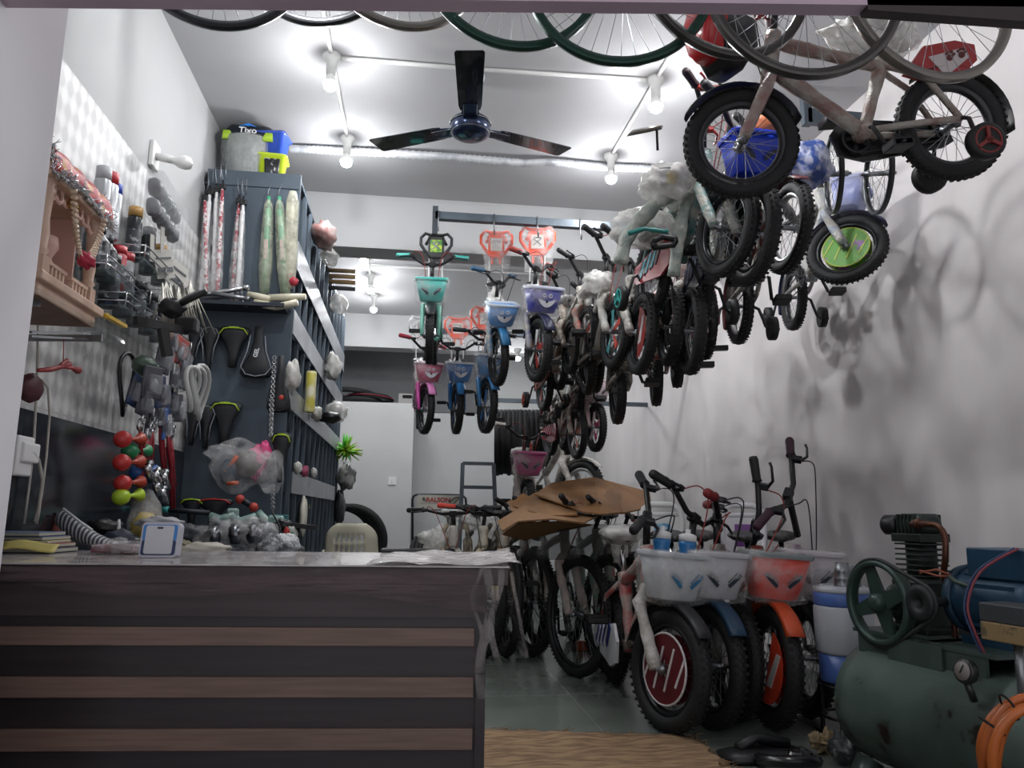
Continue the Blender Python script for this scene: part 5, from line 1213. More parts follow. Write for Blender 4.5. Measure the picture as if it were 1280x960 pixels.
# ================================================================== COUNTER
zt = .752
q0, q1 = PZ(4, 704.5, zt), PZ(636, 709.5, zt)
cx = (q1-q0).normalized(); cyv = V((-cx.y, cx.x, 0)); LT = (q1-q0).length
def onfront(u, v, off=.0):    # ray onto the counter front plane
    d = ray(u, v); n = cyv; t = ((q0+n*off)-CAM).dot(n)/d.dot(n); return CAM+d*t
OFF = .025
br_ = (onfront(607.5, 800, OFF)-q0).dot(cx)
ctr = thing('shop_counter', 'dark brown shop counter with lighter wood stripes and a film-covered top', 'counter', (q0.x, q0.y, 0), math.atan2(cx.y, cx.x))
DW = mat('#2e2729', .38, c2='#272124', sc=8, stretch=(.4, 1, 6)); LW = mat('#735d54', .42, c2='#67524a', sc=10, stretch=(.5, 1, 9)); UW = mat('#3d3033', .4, c2='#352a2d', sc=8, stretch=(.4, 1, 6))
DEP = .6
b = MB(); b.box((br_/2-.1, OFF+(DEP-.06)/2, (zt-.045)/2), (br_+.2, DEP-.06, zt-.045)); obj('body', b, DW, ctr)
zu = onfront(300, 783, OFF).z
b = MB(); b.box((br_/2-.11, OFF-.004, (zt-.045+zu)/2+.012), (br_+.18, .012, zt-.045-zu-.024)); obj('upper_board', b, UW, ctr)
st_r = (onfront(598, 800, OFF)-q0).dot(cx)
for (va, vb) in ((783.5, 806.5), (845.5, 871), (910, 937), (975, 1003)):
    za, zb2 = onfront(300, va, OFF).z, onfront(300, vb, OFF).z
    b = MB(); b.box((st_r/2-.12, OFF-.005, (za+zb2)/2), (st_r+.22, .012, za-zb2), bev=.0015); obj('light_stripe', b, LW, ctr)
b = MB(); b.box((br_-.012, OFF-.006, zt/2-.1), (.022, .014, zt-.3)); obj('edge_strip', b, DW, ctr)
b = MB(); b.box((LT/2-.1, DEP/2, zt-.022), (LT+.2, DEP, .042), bev=.003); obj('top_slab', b, UW, ctr)
b = MB(); b.box((LT/2-.1, DEP/2-.001, zt+.001), (LT+.204, DEP+.006, .004)); obj('film_top', b, mat('#b9b4b2', .18, c2='#8f8888', sc=9, stretch=(1, 4, 1), bump=.6, bsc=26, coat=.4), ctr)
# crumpled film at right end and hanging strips, film skirt in front
rnd = random.Random(4)
def crump(u, v): 
    x = LT-.34+.37*u; y = -.012+v*(DEP+.02)
    return (x, y, zt+.006+.012*abs(math.sin(9*u+5*v))*(.4+u)*(.5+.5*math.sin(13*v+7*u)))
b = MB(); b.grid(crump, 26, 20); obj('crumpled_film', b, mat('#cfcac8', .18, alpha=(.5, .95, 18), bump=1, bsc=40), ctr, solid=.001)
FILM3 = mat('#a9a2a0', .15, alpha=(.04, .3, 12), bump=1, bsc=30)
def skirt(u, v):
    x = .0+u*(LT-.05); top = zt-.006; dz = .012+.075*u*(.75+.25*math.sin(3*u)) + .02*math.sin(u*7)
    return (x, -.004-.012*v-.004*math.sin(u*40+v*6), top-v*(dz+.015))
b = MB(); b.grid(skirt, 60, 6); obj('film_skirt', b, mat('#6e5c5e', .2, alpha=(.08, .4, 10), bump=1, bsc=30, stretch=(.4, 1, 4)), ctr, solid=.0006)
for k, (x, w_, l_, tw) in enumerate(((LT-.055, .022, .3, .3), (LT-.03, .016, .22, -.4), (LT-.075, .01, .16, .6))):
    b = MB(); b.grid(lambda u, v: (x+(u-.5)*w_+.012*math.sin(v*6+k), -.012-.006*math.sin(v*9+u*2), zt-v*l_), 4, 14); obj('film_strip', b, FILM3, ctr, solid=.0008)
def fl(u, v): return (LT+.002+.04*v+.01*math.sin(u*5), -.0+u*.16*(1-.6*v), zt-.01-v*.2)
b = MB(); b.grid(fl, 6, 12); obj('film_strip', b, FILM3, ctr, solid=.0008)
rotc = math.atan2(cx.y, cx.x)
# payment stand (no code printed)
def onctr(u, v, z=zt+.004): return PZ(u, v, z)
c = onctr(196, 697)
t = thing('payment_stand', 'small white rounded stand with a blue frame and an empty white face on the counter', 'stand', (c.x, c.y, zt+.004), rotc-.02)
wS = 47/F*(c-CAM).dot(FW); hS = 44/F*(c-CAM).dot(FW)
def rr2(w, h, r, cy=0): return [(sx*(w/2-r)+r*math.cos(R_(a0+90*k/4)), cy+sy*(h/2-r)+r*math.sin(R_(a0+90*k/4))) for (sx, sy, a0) in ((1, 1, 0), (-1, 1, 90), (-1, -1, 180), (1, -1, 270)) for k in range(5)]
Ms = Matrix.Translation((0, 0, 0)) @ Matrix.Rotation(R_(82), 4, 'X')
b = MB(); b.prism(rr2(wS, hS, .012, hS/2), .03, M=Ms @ Matrix.Translation((0, 0, -.03))); obj('body', b, mat('#b9bac4', .35), t)
b = MB(); b.prism(rr2(wS*.9, hS*.45, .006, hS*.7), .002, M=Ms); obj('face_border', b, mat('#3f7fc0', .4), t)
b = MB(); b.prism(rr2(wS*.9, hS*.42, .006, hS*.28), .002, M=Ms); obj('face_border', b, mat('#2c3a5c', .4), t)
b = MB(); b.prism(rr2(wS*.74, hS*.8, .006, hS*.5), .002, M=Ms @ Matrix.Translation((0, 0, .0015))); obj('face', b, mat('#c2c3c8', .4), t)
b = MB(); b.prism(rr2(wS*.16, hS*.05, .002, hS*.83), .001, M=Ms @ Matrix.Translation((0, 0, .0035))); obj('small_mark', b, mat('#30344c', .4), t)
# pinkish packet with foil
c = onctr(146, 692); t = thing('pink_packet', 'flat pinkish box in crinkled clear film lying left of the payment stand', 'box', (c.x, c.y, zt+.004), rotc)
b = MB(); b.box((0, 0, .014), (.115, .07, .022), bev=.002); obj('box', b, mat('#7d4f58', .4, c2='#a99a9c', sc=30, lo=.5, hi=.6), t)
b = MB(); b.blob((.01, -.01, .02), (.14, .09, .034), 3, .22, 20); b.blob((.0, 0, .034), (.05, .04, .02), 5, .3); obj('film', b, FILM, t)
# phone
c = onctr(508, 690.5); t = thing('phone', 'black phone lying flat on the film-covered counter top', 'phone', (c.x, c.y, zt+.004), rotc+.05)
b = MB(); b.box((0, 0, .006), (.16, .075, .01), bev=.003); obj('body', b, BLKG, t)
b = MB(); b.box((0, 0, .0115), (.145, .065, .001)); obj('screen', b, mat('#0c0d10', .08), t)
# books and papers left
c = onctr(40, 691)
books = [('#3a3f52', .2, .014, 'dark blue book at the bottom of the pile beside the pillar'), ('#8c4a44', .19, .012, 'reddish book second from the bottom of the pile'), ('#b8a878', .185, .008, 'buff notebook in the middle of the pile'), ('#3f5274', .18, .012, 'blue book second from the top of the pile'), ('#5a6a84', .17, .012, 'grey-blue book on top of the pile')]
z = zt+.004
for k, (cc, w_, h_, lb) in enumerate(books):
    o = obj('book', MB().box((0, 0, h_/2), (w_, .14, h_*.96), bev=.0015), [mat(cc, .5)]); 
    o.location = (c.x-.03-.006*k, c.y+.05+.01*(k % 2), z); o.rotation_euler = (0, 0, rotc+.05*((k % 3)-1)); z += h_; tag(o, lb, 'book', 'books piled beside the pillar')
    b = MB(); b.box((.001, -.0005, h_/2), (w_+.0005, .1405, h_*.6)); obj('pages', b, mat('#a8a596', .7), o)
b = MB(); b.grid(lambda u, v: (-.05+.14*u, -.075-.03*v+.01*u, .03-.022*v+.006*math.sin(5*u)), 8, 4); o = obj('yellow_paper', b, mat('#b8ab62', .6), solid=.001); o.location = (c.x, c.y+.02, zt+.006); tag(o, 'folded yellow paper poking out of the book pile', 'paper')
# orange-red cloth lump and checked mitten
c = onctr(58, 684); b = MB(); b.blob((0, 0, .05), (.07, .07, .10), 4, .2); o = obj('red_cloth_lump', b, mat('#7a3c34', .7)); o.location = (c.x, c.y+.08, zt+.01); tag(o, 'rust-red crumpled cloth between the books and the checked shoe', 'cloth')
c = onctr(92, 688)
t = thing('checked_shoe', 'grey and white checked cloth shoe propped on the counter', 'shoe', (c.x, c.y+.06, zt+.004), rotc)
L = []
for (x, z0, z1, w_) in ((-.085, .075, .11, .03), (-.07, .06, .12, .055), (-.04, .035, .105, .065), (0, .015, .075, .07), (.04, .004, .05, .075), (.075, 0, .035, .07), (.1, .002, .028, .045), (.108, .006, .018, .02)):
    L.append([(x, w_/2*math.cos(R_(a)), (z0+z1)/2+(z1-z0)/2*math.sin(R_(a))) for a in range(0, 360, 24)])
b = MB(); b.loft(L); obj('upper', b, mat('#2e3138', .7, c2='#a2a3a6', sc=26, kind='wave', lo=.55, hi=.6), t)
b = MB(); b.tube([(-.06, -.02, .125), (.0, -.028, .085), (.04, -.03, .06)], .004, 6); obj('piping', b, mat('#c0c0c0', .6), t)
b = MB(); b.blob((0, 0, .03), (.09, .07, .06), 5, .15); o = obj('navy_cap', b, mat('#232a3a', .6)); o.location = (onctr(118, 690).x, c.y+.1, zt+.004); tag(o, 'navy cloth cap right of the checked shoe', 'cap')
# ------------------------------------------------------------------ bench behind the counter and things on it
zbn = .66
bench = thing('work_bench', 'dark steel bench along the left wall behind the counter', 'bench', (XL+.5, 3.5, 0))
b = MB(); b.box((0, 0, zbn-.015), (.86, 1.25, .03)); obj('top', b, PD, bench)
for sx in (-1, 1):
    for sy in (-1, 1): b = MB(); b.box((sx*.4, sy*.58, (zbn-.03)/2), (.04, .04, zbn-.03)); obj('leg', b, PD, bench)
def onbench(name, u, v, y, fn, m, label, cat, group=None, rz=0):
    c = PY(u, v, y); b = MB(); fn(b); o = obj(name, b, m); o.location = c; o.rotation_euler.z = rz; tag(o, label, cat, group); return o
MINT = mat('#4e7a70', .4, c2='#8fa8a0', sc=14, bump=.4)
t = thing('loose_handlebar', 'handlebar with a teal grip end and mint wrapped stem lying on the bench', 'handlebar', tuple(PY(262, 642, 3.7)), 0)
b = MB(); b.tube([PY(u, v, 3.7)-PY(262, 642, 3.7) for u, v in ((205, 637), (262, 641))], .012, 8); obj('grip', b, mat('#20262c', .5), t)
b = MB(); b.tube([PY(u, v, 3.7)-PY(262, 642, 3.7) for u, v in ((203, 637), (211, 637))], .015, 8); obj('grip_end', b, mat('#3fa09c', .4), t)
b = MB(); b.tube([PY(u, v, 3.7)-PY(262, 642, 3.7) for u, v in ((262, 645), (275, 650), (292, 646), (300, 652), (320, 645))], [.02, .022, .03, .02, .016], 8); b.box(PY(291, 645, 3.7)-PY(262, 642, 3.7), (.05, .04, .07), bev=.01); obj('stem', b, MINT, t)
t = thing('loose_fork', 'mint wrapped fork with a red-tipped grip leaning up on the bench', 'fork', tuple(PY(325, 645, 3.75)), 0)
P0 = PY(325, 645, 3.75)
b = MB(); b.tube([PY(u, v, 3.75)-P0 for u, v in ((322, 640), (335, 655), (349, 652))], [.018, .024, .015], 8); b.box(PY(345, 650, 3.75)-P0, (.07, .04, .04), bev=.01); obj('crown', b, MINT, t)
b = MB(); b.tube([PY(u, v, 3.75)-P0 for u, v in ((300, 624), (318, 634))], .014, 8); obj('grip', b, BLK, t)
for (u, v) in ((300, 624), (317, 634)): b = MB(); b.sph(PY(u, v, 3.75)-P0, .022, 12); obj('red_tip', b, mat('#b23a30', .4), t)
for k, (u, v, s_, lb) in enumerate(((274, 670, (.17, .12, .13), 'left'), (300, 668, (.16, .12, .14), 'middle'), (322, 668, (.16, .12, .15), 'right'))):
    t = thing('wrapped_hub', 'shiny wheel hub in crinkled clear plastic on the bench, %s of three' % lb, 'hub', tuple(PY(u, v, 3.35)), 0, 'wrapped hubs on the bench')
    b = MB(); b.lathe([(.012, -.06), (.03, -.055), (.05, -.03), (.022, -.02), (.022, .02), (.05, .03), (.03, .055), (.012, .06)], (0, 0, 0), (.6, .7, .1), 20); obj('hub_body', b, mat('#7d8084', .25, .9, c2='#3a3c40', sc=20), t)
    b = MB(); b.blob((0, 0, -.005), s_, 30+k, .25, 20); obj('film', b, FILM, t)
onbench('bubble_wrap_ball', 350, 690, 3.0, lambda b: b.blob((0, 0, 0), (.17, .14, .14), 3, .1, 22), mat('#a8abae', .25, c2='#4f5256', sc=30, bump=1, bsc=60), 'dome of bubble wrap rising behind the counter, left of the chair', 'bubble wrap')
onbench('black_cable', 343, 650, 3.2, lambda b: b.tube([(-.01, 0, .03), (.02, 0, -.02), (.03, 0, -.08), (0, 0, -.15), (-.02, 0, -.17)], .004, 6), BLK, 'black cable looping down in front of the wrapped hubs', 'cable')
onbench('red_green_packet', 363, 668, 3.5, lambda b: (b.blob((0, 0, 0), (.06, .05, .09), 4, .1)), mat('#b0b4ac', .4, c2='#3f7a4a', sc=20, lo=.6, hi=.65), 'white and green packet beside the bubble wrap dome', 'packet')
onbench('red_reflector', 358, 666, 3.4, lambda b: b.blob((0, 0, 0), (.025, .02, .05), 2, .05), mat('#b8302c', .3), 'small red reflector left of the white and green packet', 'reflector')
onbench('black_brake', 370, 657, 3.5, lambda b: (b.bar((-.08, 0, .01), (.09, 0, -.01), .02, .02), b.blob((-.05, 0, 0), (.08, .05, .05), 4, .2)), BLK, 'black brake lever lying above the white and green packet', 'brake lever')
onbench('teal_box', 348, 650, 3.85, lambda b: b.box((0, 0, 0), (.09, .06, .05), bev=.004), mat('#2a6a70', .5), 'small teal box behind the mint fork', 'box')
for k, (u, v, y, s_, m, lb) in enumerate(((130, 660, 2.75, (.10, .1, .06), BLK, 'black cup-shaped lamp on the bench behind the pink packet'), (150, 680, 2.7, (.14, .1, .07), BLK, 'black saddle-like part left of the payment stand'), (235, 670, 3.4, (.15, .1, .1), mat('#2d3038', .5), 'dark bundle right of the payment stand'), (222, 683, 2.9, (.09, .08, .05), mat('#5a5236', .6), 'olive crumpled thing right beside the payment stand'), (250, 688, 2.9, (.2, .1, .05), mat('#a09a90', .6), 'beige cloth flat behind the counter'), (200, 655, 2.8, (.14, .1, .05), mat('#8f9094', .5), 'whitish cloth lump behind the payment stand'))):
    blobn = ['black_lamp', 'black_part', 'dark_bundle', 'olive_lump', 'beige_cloth', 'whitish_cloth'][k]
    onbench(blobn, u, v, y, (lambda s2, kk: (lambda b: b.blob((0, 0, 0), s2, 40+kk, .2, 18)))(s_, k), m, lb, ['lamp', 'spare part', 'bundle', 'cloth', 'cloth', 'cloth'][k])
onbench('white_funnel', 147, 668, 2.75, lambda b: b.lathe([(.004, .05), (.008, .02), (.03, -.02), (.05, -.03), (.045, -.033), (.004, 0)], seg=16), mat('#a6a6a6', .4), 'pale funnel-shaped part standing behind the pink packet', 'funnel')
# ------------------------------------------------------------------ plastic chair
c = PY(443, 690, 3.7)
t = thing('plastic_chair', 'cream plastic chair with a slotted backrest behind the counter', 'chair', (PY(443, 690, 5.2).x, 5.35, 0), R_(-8)); t.scale = (.8, .8, .96)
CRM = mat('#c2beaa', .4)
b = MB(); b.loft([rrect(0, 0, .22, .22, .41, .05), rrect(0, 0, .23, .23, .43, .05), rrect(0, 0, .22, .22, .445, .05)]); obj('seat', b, CRM, t)
def back(u, v, d=0):
    w = .235*(1-.12*v) if v < .75 else .235*(1-.12*v)*math.sqrt(max(.0, 1-((v-.75)/.26)**2*.75)); x = (u-.5)*2*w
    return (x, -.2-.07*v+.06*((u-.5)*2)**2-d, .44+.4*v)
b = MB(); N1, N2 = 20, 16
g = {}
for i in range(N1+1):
    for j in range(N2+1): g[i, j] = b.b.verts.new(V(back(i/N1, j/N2)))
for i in range(N1):
    for j in range(N2):
        if 8 <= j <= 12 and 4 <= i <= 15 and i % 2 == 0 and j != 10: continue
        b._f([g[i, j], g[i+1, j], g[i+1, j+1], g[i, j+1]])
obj('backrest', b, CRM, t, solid=.008)
for sx in (-1, 1):
    for sy in (-1, 1): b = MB(); b.tube([(sx*.19, sy*.19, .42), (sx*.23, sy*.23, 0)], [.03, .02], 8); obj('leg', b, CRM, t)
    b = MB(); b.tube([(sx*.22, -.2, .62), (sx*.26, -.05, .64), (sx*.25, .15, .62), (sx*.21, .2, .43)], .018, 8); obj('armrest', b, CRM, t)
# ------------------------------------------------------------------ tyres
def tyre_at(c, R, tw, axis, label, group, m=RUB, name='tyre'):
    o = link(name, tyre_mesh(R, tw, m, False)); ax_ = V(axis).normalized(); q = V((0, 1, 0)).rotation_difference(ax_)
    o.rotation_mode = 'QUATERNION'; o.rotation_quaternion = q; o.location = c; tag(o, label, 'tyre', group); return o
for k, (u, dy) in enumerate(((431, .0), (438, -.07), (445, -.14))):
    c = PY(u, 690, 8.5+dy); tyre_at((c.x-.05, 8.5+dy, .60), .38, .04, (.12, 1, .22), ['black tyre leaning on the partition behind the chair, rearmost', 'black tyre leaning on the partition behind the chair, middle one', 'black tyre leaning on the partition behind the chair, front one'][k], 'tyres leaning on the partition')
for k, (u, r, dz) in enumerate(((450, .3, 0), (462, .28, .05), (440, .3, .1))):
    c = PY(u, 500, 9.1); tyre_at((c.x, 9.1, 2.16+dz), r, .03, (.03*k, .05, 1), ['black tyre lying flat on the loft, bottom of the pile', 'black tyre with a red stripe lying on the loft, middle of the pile', 'black tyre lying on top of the loft pile'][k], 'tyres lying on the loft')
b = MB(); b.ring((0, 0, 0), .285, .006, (0, 0, 1), 32, 6); o = obj('red_stripe', b, mat('#8c2c3c', .5)); c = PY(462, 500, 9.1)
o.parent = [x for x in bpy.data.objects if x.get('label') == 'black tyre with a red stripe lying on the loft, middle of the pile'][0]; o.matrix_basis = Matrix.Rotation(R_(90), 4, 'X')
b = MB(); b.box((0, 0, .06), (.16, .4, .13)); o = obj('white_block', b, mat('#8f8e8c', .8)); c = PY(507, 500, 9.0); o.location = (c.x, 9.0, 2.12); tag(o, 'pale block at the right edge of the loft', 'block')
b = MB(); b.box((0, 0, .1), (.7, .4, .2), bev=.005); o = obj('low_crate', b, PD); o.location = (PY(436, 690, 8.4).x-.05, 8.42, 0); tag(o, 'low dark crate under the tyres at the partition', 'crate')
# tyre bundle hanging on a rod
yh = 7.0
a0, a1 = PY(598, 517, yh), PY(706, 520, yh)
b = MB(); b.cyl(a0, a1, .012); b.cyl(a1, (a1.x, 9.6, a1.z), .012); o = obj('hanging_rod', b, GR); tag(o, 'steel rod carrying the bundle of black tyres', 'rod')
for k in range(14):
    u = 623+k*4.7; c = PY(u, 517, yh); r = .31-.004*(k % 3)-(.03 if k > 7 else 0)
    tyre_at((c.x, yh, c.z-r+.04), r, .027, (1, -.148+.03*math.sin(k*2), 0), 'black tyre in the bundle hanging on the rod above the ladder', 'tyres in the hanging bundle')
# rack with the sign
ys = 7.6
SG = PY(549, 628, ys)
t = thing('tyre_stand', 'tyre display stand with a white sign reading RALSON in red', 'stand', (SG.x, ys, 0))
pt = lambda u, v: PY(u, v, ys)-V((SG.x, ys, 0))
b = MB(); b.tube([pt(515.5, 700), pt(515.5, 625), pt(517, 620), pt(521, 618), pt(578, 619), pt(582, 623), pt(583, 634), pt(583, 700)], .012, 8); b.tube([pt(515, 636), pt(583, 638)], .01, 6); b.tube([pt(560, 637), pt(560, 700)], .012, 6); obj('frame', b, mat('#33383e', .4, .4), t)
w_ = (pt(575, 628)-pt(521, 628)).x; h_ = (pt(549, 618.5)-pt(549, 636.5)).z
b = MB(); b.box((0, -.03, SG.z), (w_, .012, h_)); sg = obj('sign_board', b, mat('#b9b6ac', .5), t)
MS = Matrix.Translation((0, -.038, SG.z)) @ Matrix.Rotation(R_(90), 4, 'X')
text('RALSON', .062, mat('#9c2a28', .5), sg, MS @ Matrix.Translation((-.012, .022, 0)), bold=.0022)
b = MB(); b.prism([(-.17, .03), (-.165, .045), (-.15, .05), (-.14, .04), (-.135, .02), (-.125, .005), (-.145, .012), (-.16, .012)], .001, M=MS); b.prism([(-.19, -.008), (.08, -.008), (.08, -.011), (-.19, -.011)], .001, M=MS); obj('emblem', b, mat('#4f534c', .5), sg)
b = MB(); b.prism([(.02, -.03), (.035, -.04), (.05, -.04), (.045, -.055), (.025, -.05)], .001, M=MS); obj('emblem', b, mat('#4f534c', .5), sg)
for x0 in (.1, .15):
    b = MB(); 
    for i in range(9):
        a = R_(95+i*9.5); b.prism([(x0+.1+.12*math.cos(a)+dx, -.075+.13*math.sin(a)+dy) for dx, dy in ((-.012, -.004), (.014, -.006), (.012, .004), (-.014, .006))], .001, M=MS)
    obj('printed_tyre', b, mat('#2c2e30', .5), sg)
for k in range(5):
    c = PY(521+k*5, 690, ys+.05); tyre_at((c.x, ys+.12+.03*k, .34), .32, .022, (1, -.25, 0), 'black tyre standing in the display stand under the sign', 'tyres in the display stand')
# ladder
yl = 6.6
t = thing('step_ladder', 'grey steel ladder frame leaning behind the bicycles at the back', 'ladder', (PY(600, 690, yl).x, yl, 0))
O_ = V((PY(600, 690, yl).x, yl, 0)); pt = lambda u, v, y=yl: PY(u, v, y)-O_
top0, top1 = pt(578.5, 579, yl+.2), pt(617, 580, yl+.2); bt0, bt1 = pt(570, 800, yl), pt(624, 800, yl)
for (a, c) in ((top0, bt0), (top1, bt1)): b = MB(); b.bar(a, V((c.x, c.y, 0)), .035, .03); obj('rail', b, GR, t)
for q in (0, .16, .4, .62, .82):
    b = MB(); b.bar(top0.lerp(V((bt0.x, bt0.y, 0)), q), top1.lerp(V((bt1.x, bt1.y, 0)), q), .03, .03); obj('rung', b, GR, t)
# white heaps in the back (wrapped saddles)
for k, (u, v, y, s_) in enumerate(((541, 672, 5.6, (.2, .16, .1)), (556, 664, 5.7, (.18, .15, .1)), (590, 652, 5.9, (.2, .2, .12)), (546, 680, 5.3, (.15, .12, .2)), (612, 660, 5.6, (.16, .14, .16)))):
    c = PY(u, v, y); b = MB(); b.blob((0, 0, 0), s_, 50+k, .22, 18); o = obj('wrapped_saddle', b, FILM2); o.location = c; tag(o, ['plastic-wrapped saddle at the left end behind the counter', 'plastic-wrapped saddle under the stand sign', 'plastic-wrapped saddle beside the ladder leg', 'hanging plastic wrap lowest behind the phone', 'plastic-wrapped saddle right of the ladder'][k], 'saddle', 'wrapped saddles behind the counter')
b = MB()
for k in range(8):
    u = 562+k*8; b.tube(lumpy([PY(u+rnd.uniform(-6, 6), 656+9*(k % 3), 5.4), PY(u+rnd.uniform(-16, 16), 676, 5.3), PY(u+rnd.uniform(-20, 20), 700, 5.2)], .017, 3, k)[0], .016, 8)
o = obj('wrapped_frames', b, mat('#8a7c62', .6, c2='#2c2b2a', sc=6, bump=.4)); tag(o, 'brown taped frame tubes standing behind the counter', 'bicycle frames', kind='stuff')
# ------------------------------------------------------------------ cardboard on the parked bicycles
CB = mat('#8a6238', .7, c2='#7a5530', sc=5); CBd = mat('#7d5a36', .75)
def sheet(pts, faces, label, m=CB):
    b = MB(); vs = [b.b.verts.new(PY(u, v, y)) for (u, v, y) in pts]
    for f in faces:
        g = b._f([vs[i] for i in f]); g.smooth = False
    o = obj('cardboard_sheet', b, m, solid=.008); tag(o, label, 'cardboard', 'cardboard laid over the parked bicycles'); return o
sheet([(701, 611, 5.0), (742, 597, 5.3), (800, 612, 5.2), (812, 626, 4.9), (778, 641, 4.2), (752, 643, 4.1), (728, 640, 4.2), (668, 618, 4.6), (690, 604, 5.1)], [(1, 2, 3, 4, 5), (0, 1, 5, 6), (0, 6, 7, 8), (0, 8, 1)], 'large folded cardboard sheet on top, its crest pointing up')
sheet([(640, 633, 4.7), (668, 617, 4.8), (700, 608, 5.0), (716, 630, 4.5), (722, 644, 4.15), (690, 645, 4.1), (664, 640, 4.15)], [(0, 1, 5, 6), (1, 2, 3, 5), (3, 4, 5)], 'brown cardboard flap at centre under the large folded sheet')
sheet([(622, 652, 4.2), (655, 632, 4.5), (700, 640, 4.5), (748, 645, 4.3), (730, 654, 3.9), (690, 649, 3.9), (648, 652, 3.85), (628, 664, 3.85)], [(0, 1, 6, 7), (1, 2, 5, 6), (2, 3, 4, 5)], 'lowest cardboard sheet, its edge pointing at the ladder', CBd)
sheet([(628, 668, 3.9), (648, 654, 4.0), (700, 652, 4.2), (740, 656, 4.3), (700, 664, 4.4), (655, 675, 4.4)], [(0, 1, 2, 5), (2, 3, 4, 5)], 'dark underside cardboard sheet hanging over the wrapped frames', CBd)
sheet([(634, 628, 4.9), (655, 617, 4.9), (672, 628, 4.7), (640, 640, 4.5)], [(0, 1, 2, 3)], 'small tan cardboard flap at the left under the white-wrapped bicycle')
sheet([(765, 604, 5.0), (812, 615, 4.8), (815, 634, 4.5), (778, 642, 4.2), (740, 640, 4.3)], [(0, 1, 2), (0, 2, 3, 4)], 'striped cardboard panel at the right end of the pile', mat('#845c36', .7, c2='#6f4c2c', sc=60, kind='wave'))
b = MB(); b.grid(lambda u, v: PY(648+150*u, 655+45*v, 4.35+.05*math.sin(u*9)), 14, 6); o = obj('clear_sheet', b, mat('#4a4c4e', .15, alpha=.35, bump=.6, bsc=20), solid=.001); tag(o, 'clear plastic sheet hanging under the cardboard', 'plastic sheet')
# ------------------------------------------------------------------ mat, jug, clutter
zz = lambda u, v: PZ(u, v, .006)
def sack(u, v):
    a = zz(604, 913+1*math.sin(v*9)).lerp(zz(868, 921), u); c = zz(600, 985).lerp(zz(940, 985), u)
    p = a.lerp(c, v); e = .012*math.sin(v*23+u*3)+.01*math.sin(v*51)
    return (p.x+e*(1 if u > .9 else -.3 if u < .1 else 0), p.y+.008*math.sin(u*37)+.006*math.sin(u*83), .008+.006*math.sin(u*17+v*5)*math.sin(v*11))
b = MB(); b.grid(sack, 60, 14); o = obj('jute_mat', b, mat('#a08463', .9, c2='#7a6048', sc=9, stretch=(1, 5, 1), bump=.6, bsc=90), solid=.008); tag(o, 'frayed brown jute mat on the floor at the doorway', 'mat')
rnd = random.Random(6); b = MB()
for k in range(110):
    p = V(sack(1, rnd.random())) if k % 2 else V(sack(rnd.random(), 0)); d = V((rnd.uniform(.0, .04), rnd.uniform(-.01, .03), rnd.uniform(-.002, .012)))
    b.tube([p, p+d*.5+V((0, 0, .004)), p+d], .0012, 3)
fr_ = obj('frayed_threads', b, mat('#8a6f50', .9), o); fr_['kind'] = 'stuff'
# water jug on stand
JC = PY(1056, 800, 3.05)
t = thing('jug_stand', 'thin black metal stand carrying the blue and white water jug', 'stand', (JC.x, 3.05, 0))
zj = PY(1045, 852, 3.05).z; zj1 = PY(1050, 733, 3.05).z; rj = 34/F*3.1
for k in range(4):
    a = R_(45+90*k); b = MB(); b.bar((rj*.95*math.cos(a), rj*.95*math.sin(a), 0), (rj*.95*math.cos(a), rj*.95*math.sin(a), zj), .014, .014); obj('leg', b, BLK, t)
b = MB(); b.ring((0, 0, zj-.01), rj, .008, (0, 0, 1), 28, 6); b.ring((0, 0, zj*.4), rj*.95, .006, (0, 0, 1), 28, 6); obj('ring', b, BLK, t)
t = thing('water_jug', 'white insulated water jug with a blue band and blue base beside the compressor', 'water jug', (JC.x, 3.05, zj))
H = zj1-zj
BLU = mat('#4a68a8', .35); JW = mat('#a9aeb4', .35)
b = MB(); b.lathe([(rj*.9, 0), (rj*.92, .01), (rj*.96, H*.3), (0, H*.3)], seg=36); b.lathe([(0, 0), (rj*.9, 0)], seg=36); obj('blue_base', b, BLU, t)
b = MB(); b.lathe([(rj*.98, H*.3), (rj*1.02, H*.33), (rj*1.05, H*.78), (rj*1.0, H*.8)], seg=36); obj('white_body', b, JW, t)
b = MB(); b.lathe([(rj*1.0, H*.8), (rj*1.03, H*.82), (rj*1.03, H*.93), (rj, H*.94)], seg=36); obj('blue_band', b, BLU, t)
b = MB(); b.lathe([(rj, H*.94), (rj*1.03, H*.955), (rj*1.02, H*.99), (rj*.9, H), (0, H*1.005)], seg=36); b.ring((0, 0, H*1.0), rj*.75, .006, (0, 0, 1), 30, 6); obj('lid', b, JW, t)
dv = V((CAM.x-JC.x, CAM.y-3.05, 0)).normalized(); dv = Matrix.Rotation(R_(18), 3, 'Z') @ dv
b = MB(); b.cyl(dv*rj*.93+V((0, 0, H*.15)), dv*(rj*.93+.02)+V((0, 0, H*.15)), .022, seg=14); b.tube([dv*(rj+.0)+V((0, 0, H*.15)), dv*(rj+.05)+V((0, 0, H*.15)), dv*(rj+.05)+V((0, 0, H*.07))], .011, 8); obj('tap', b, BLK, t)
b = MB(); b.sph(dv*(rj+.025)+V((0, 0, H*.17)), .013, 10); obj('tap_button', b, mat('#9c9a86', .4), t)
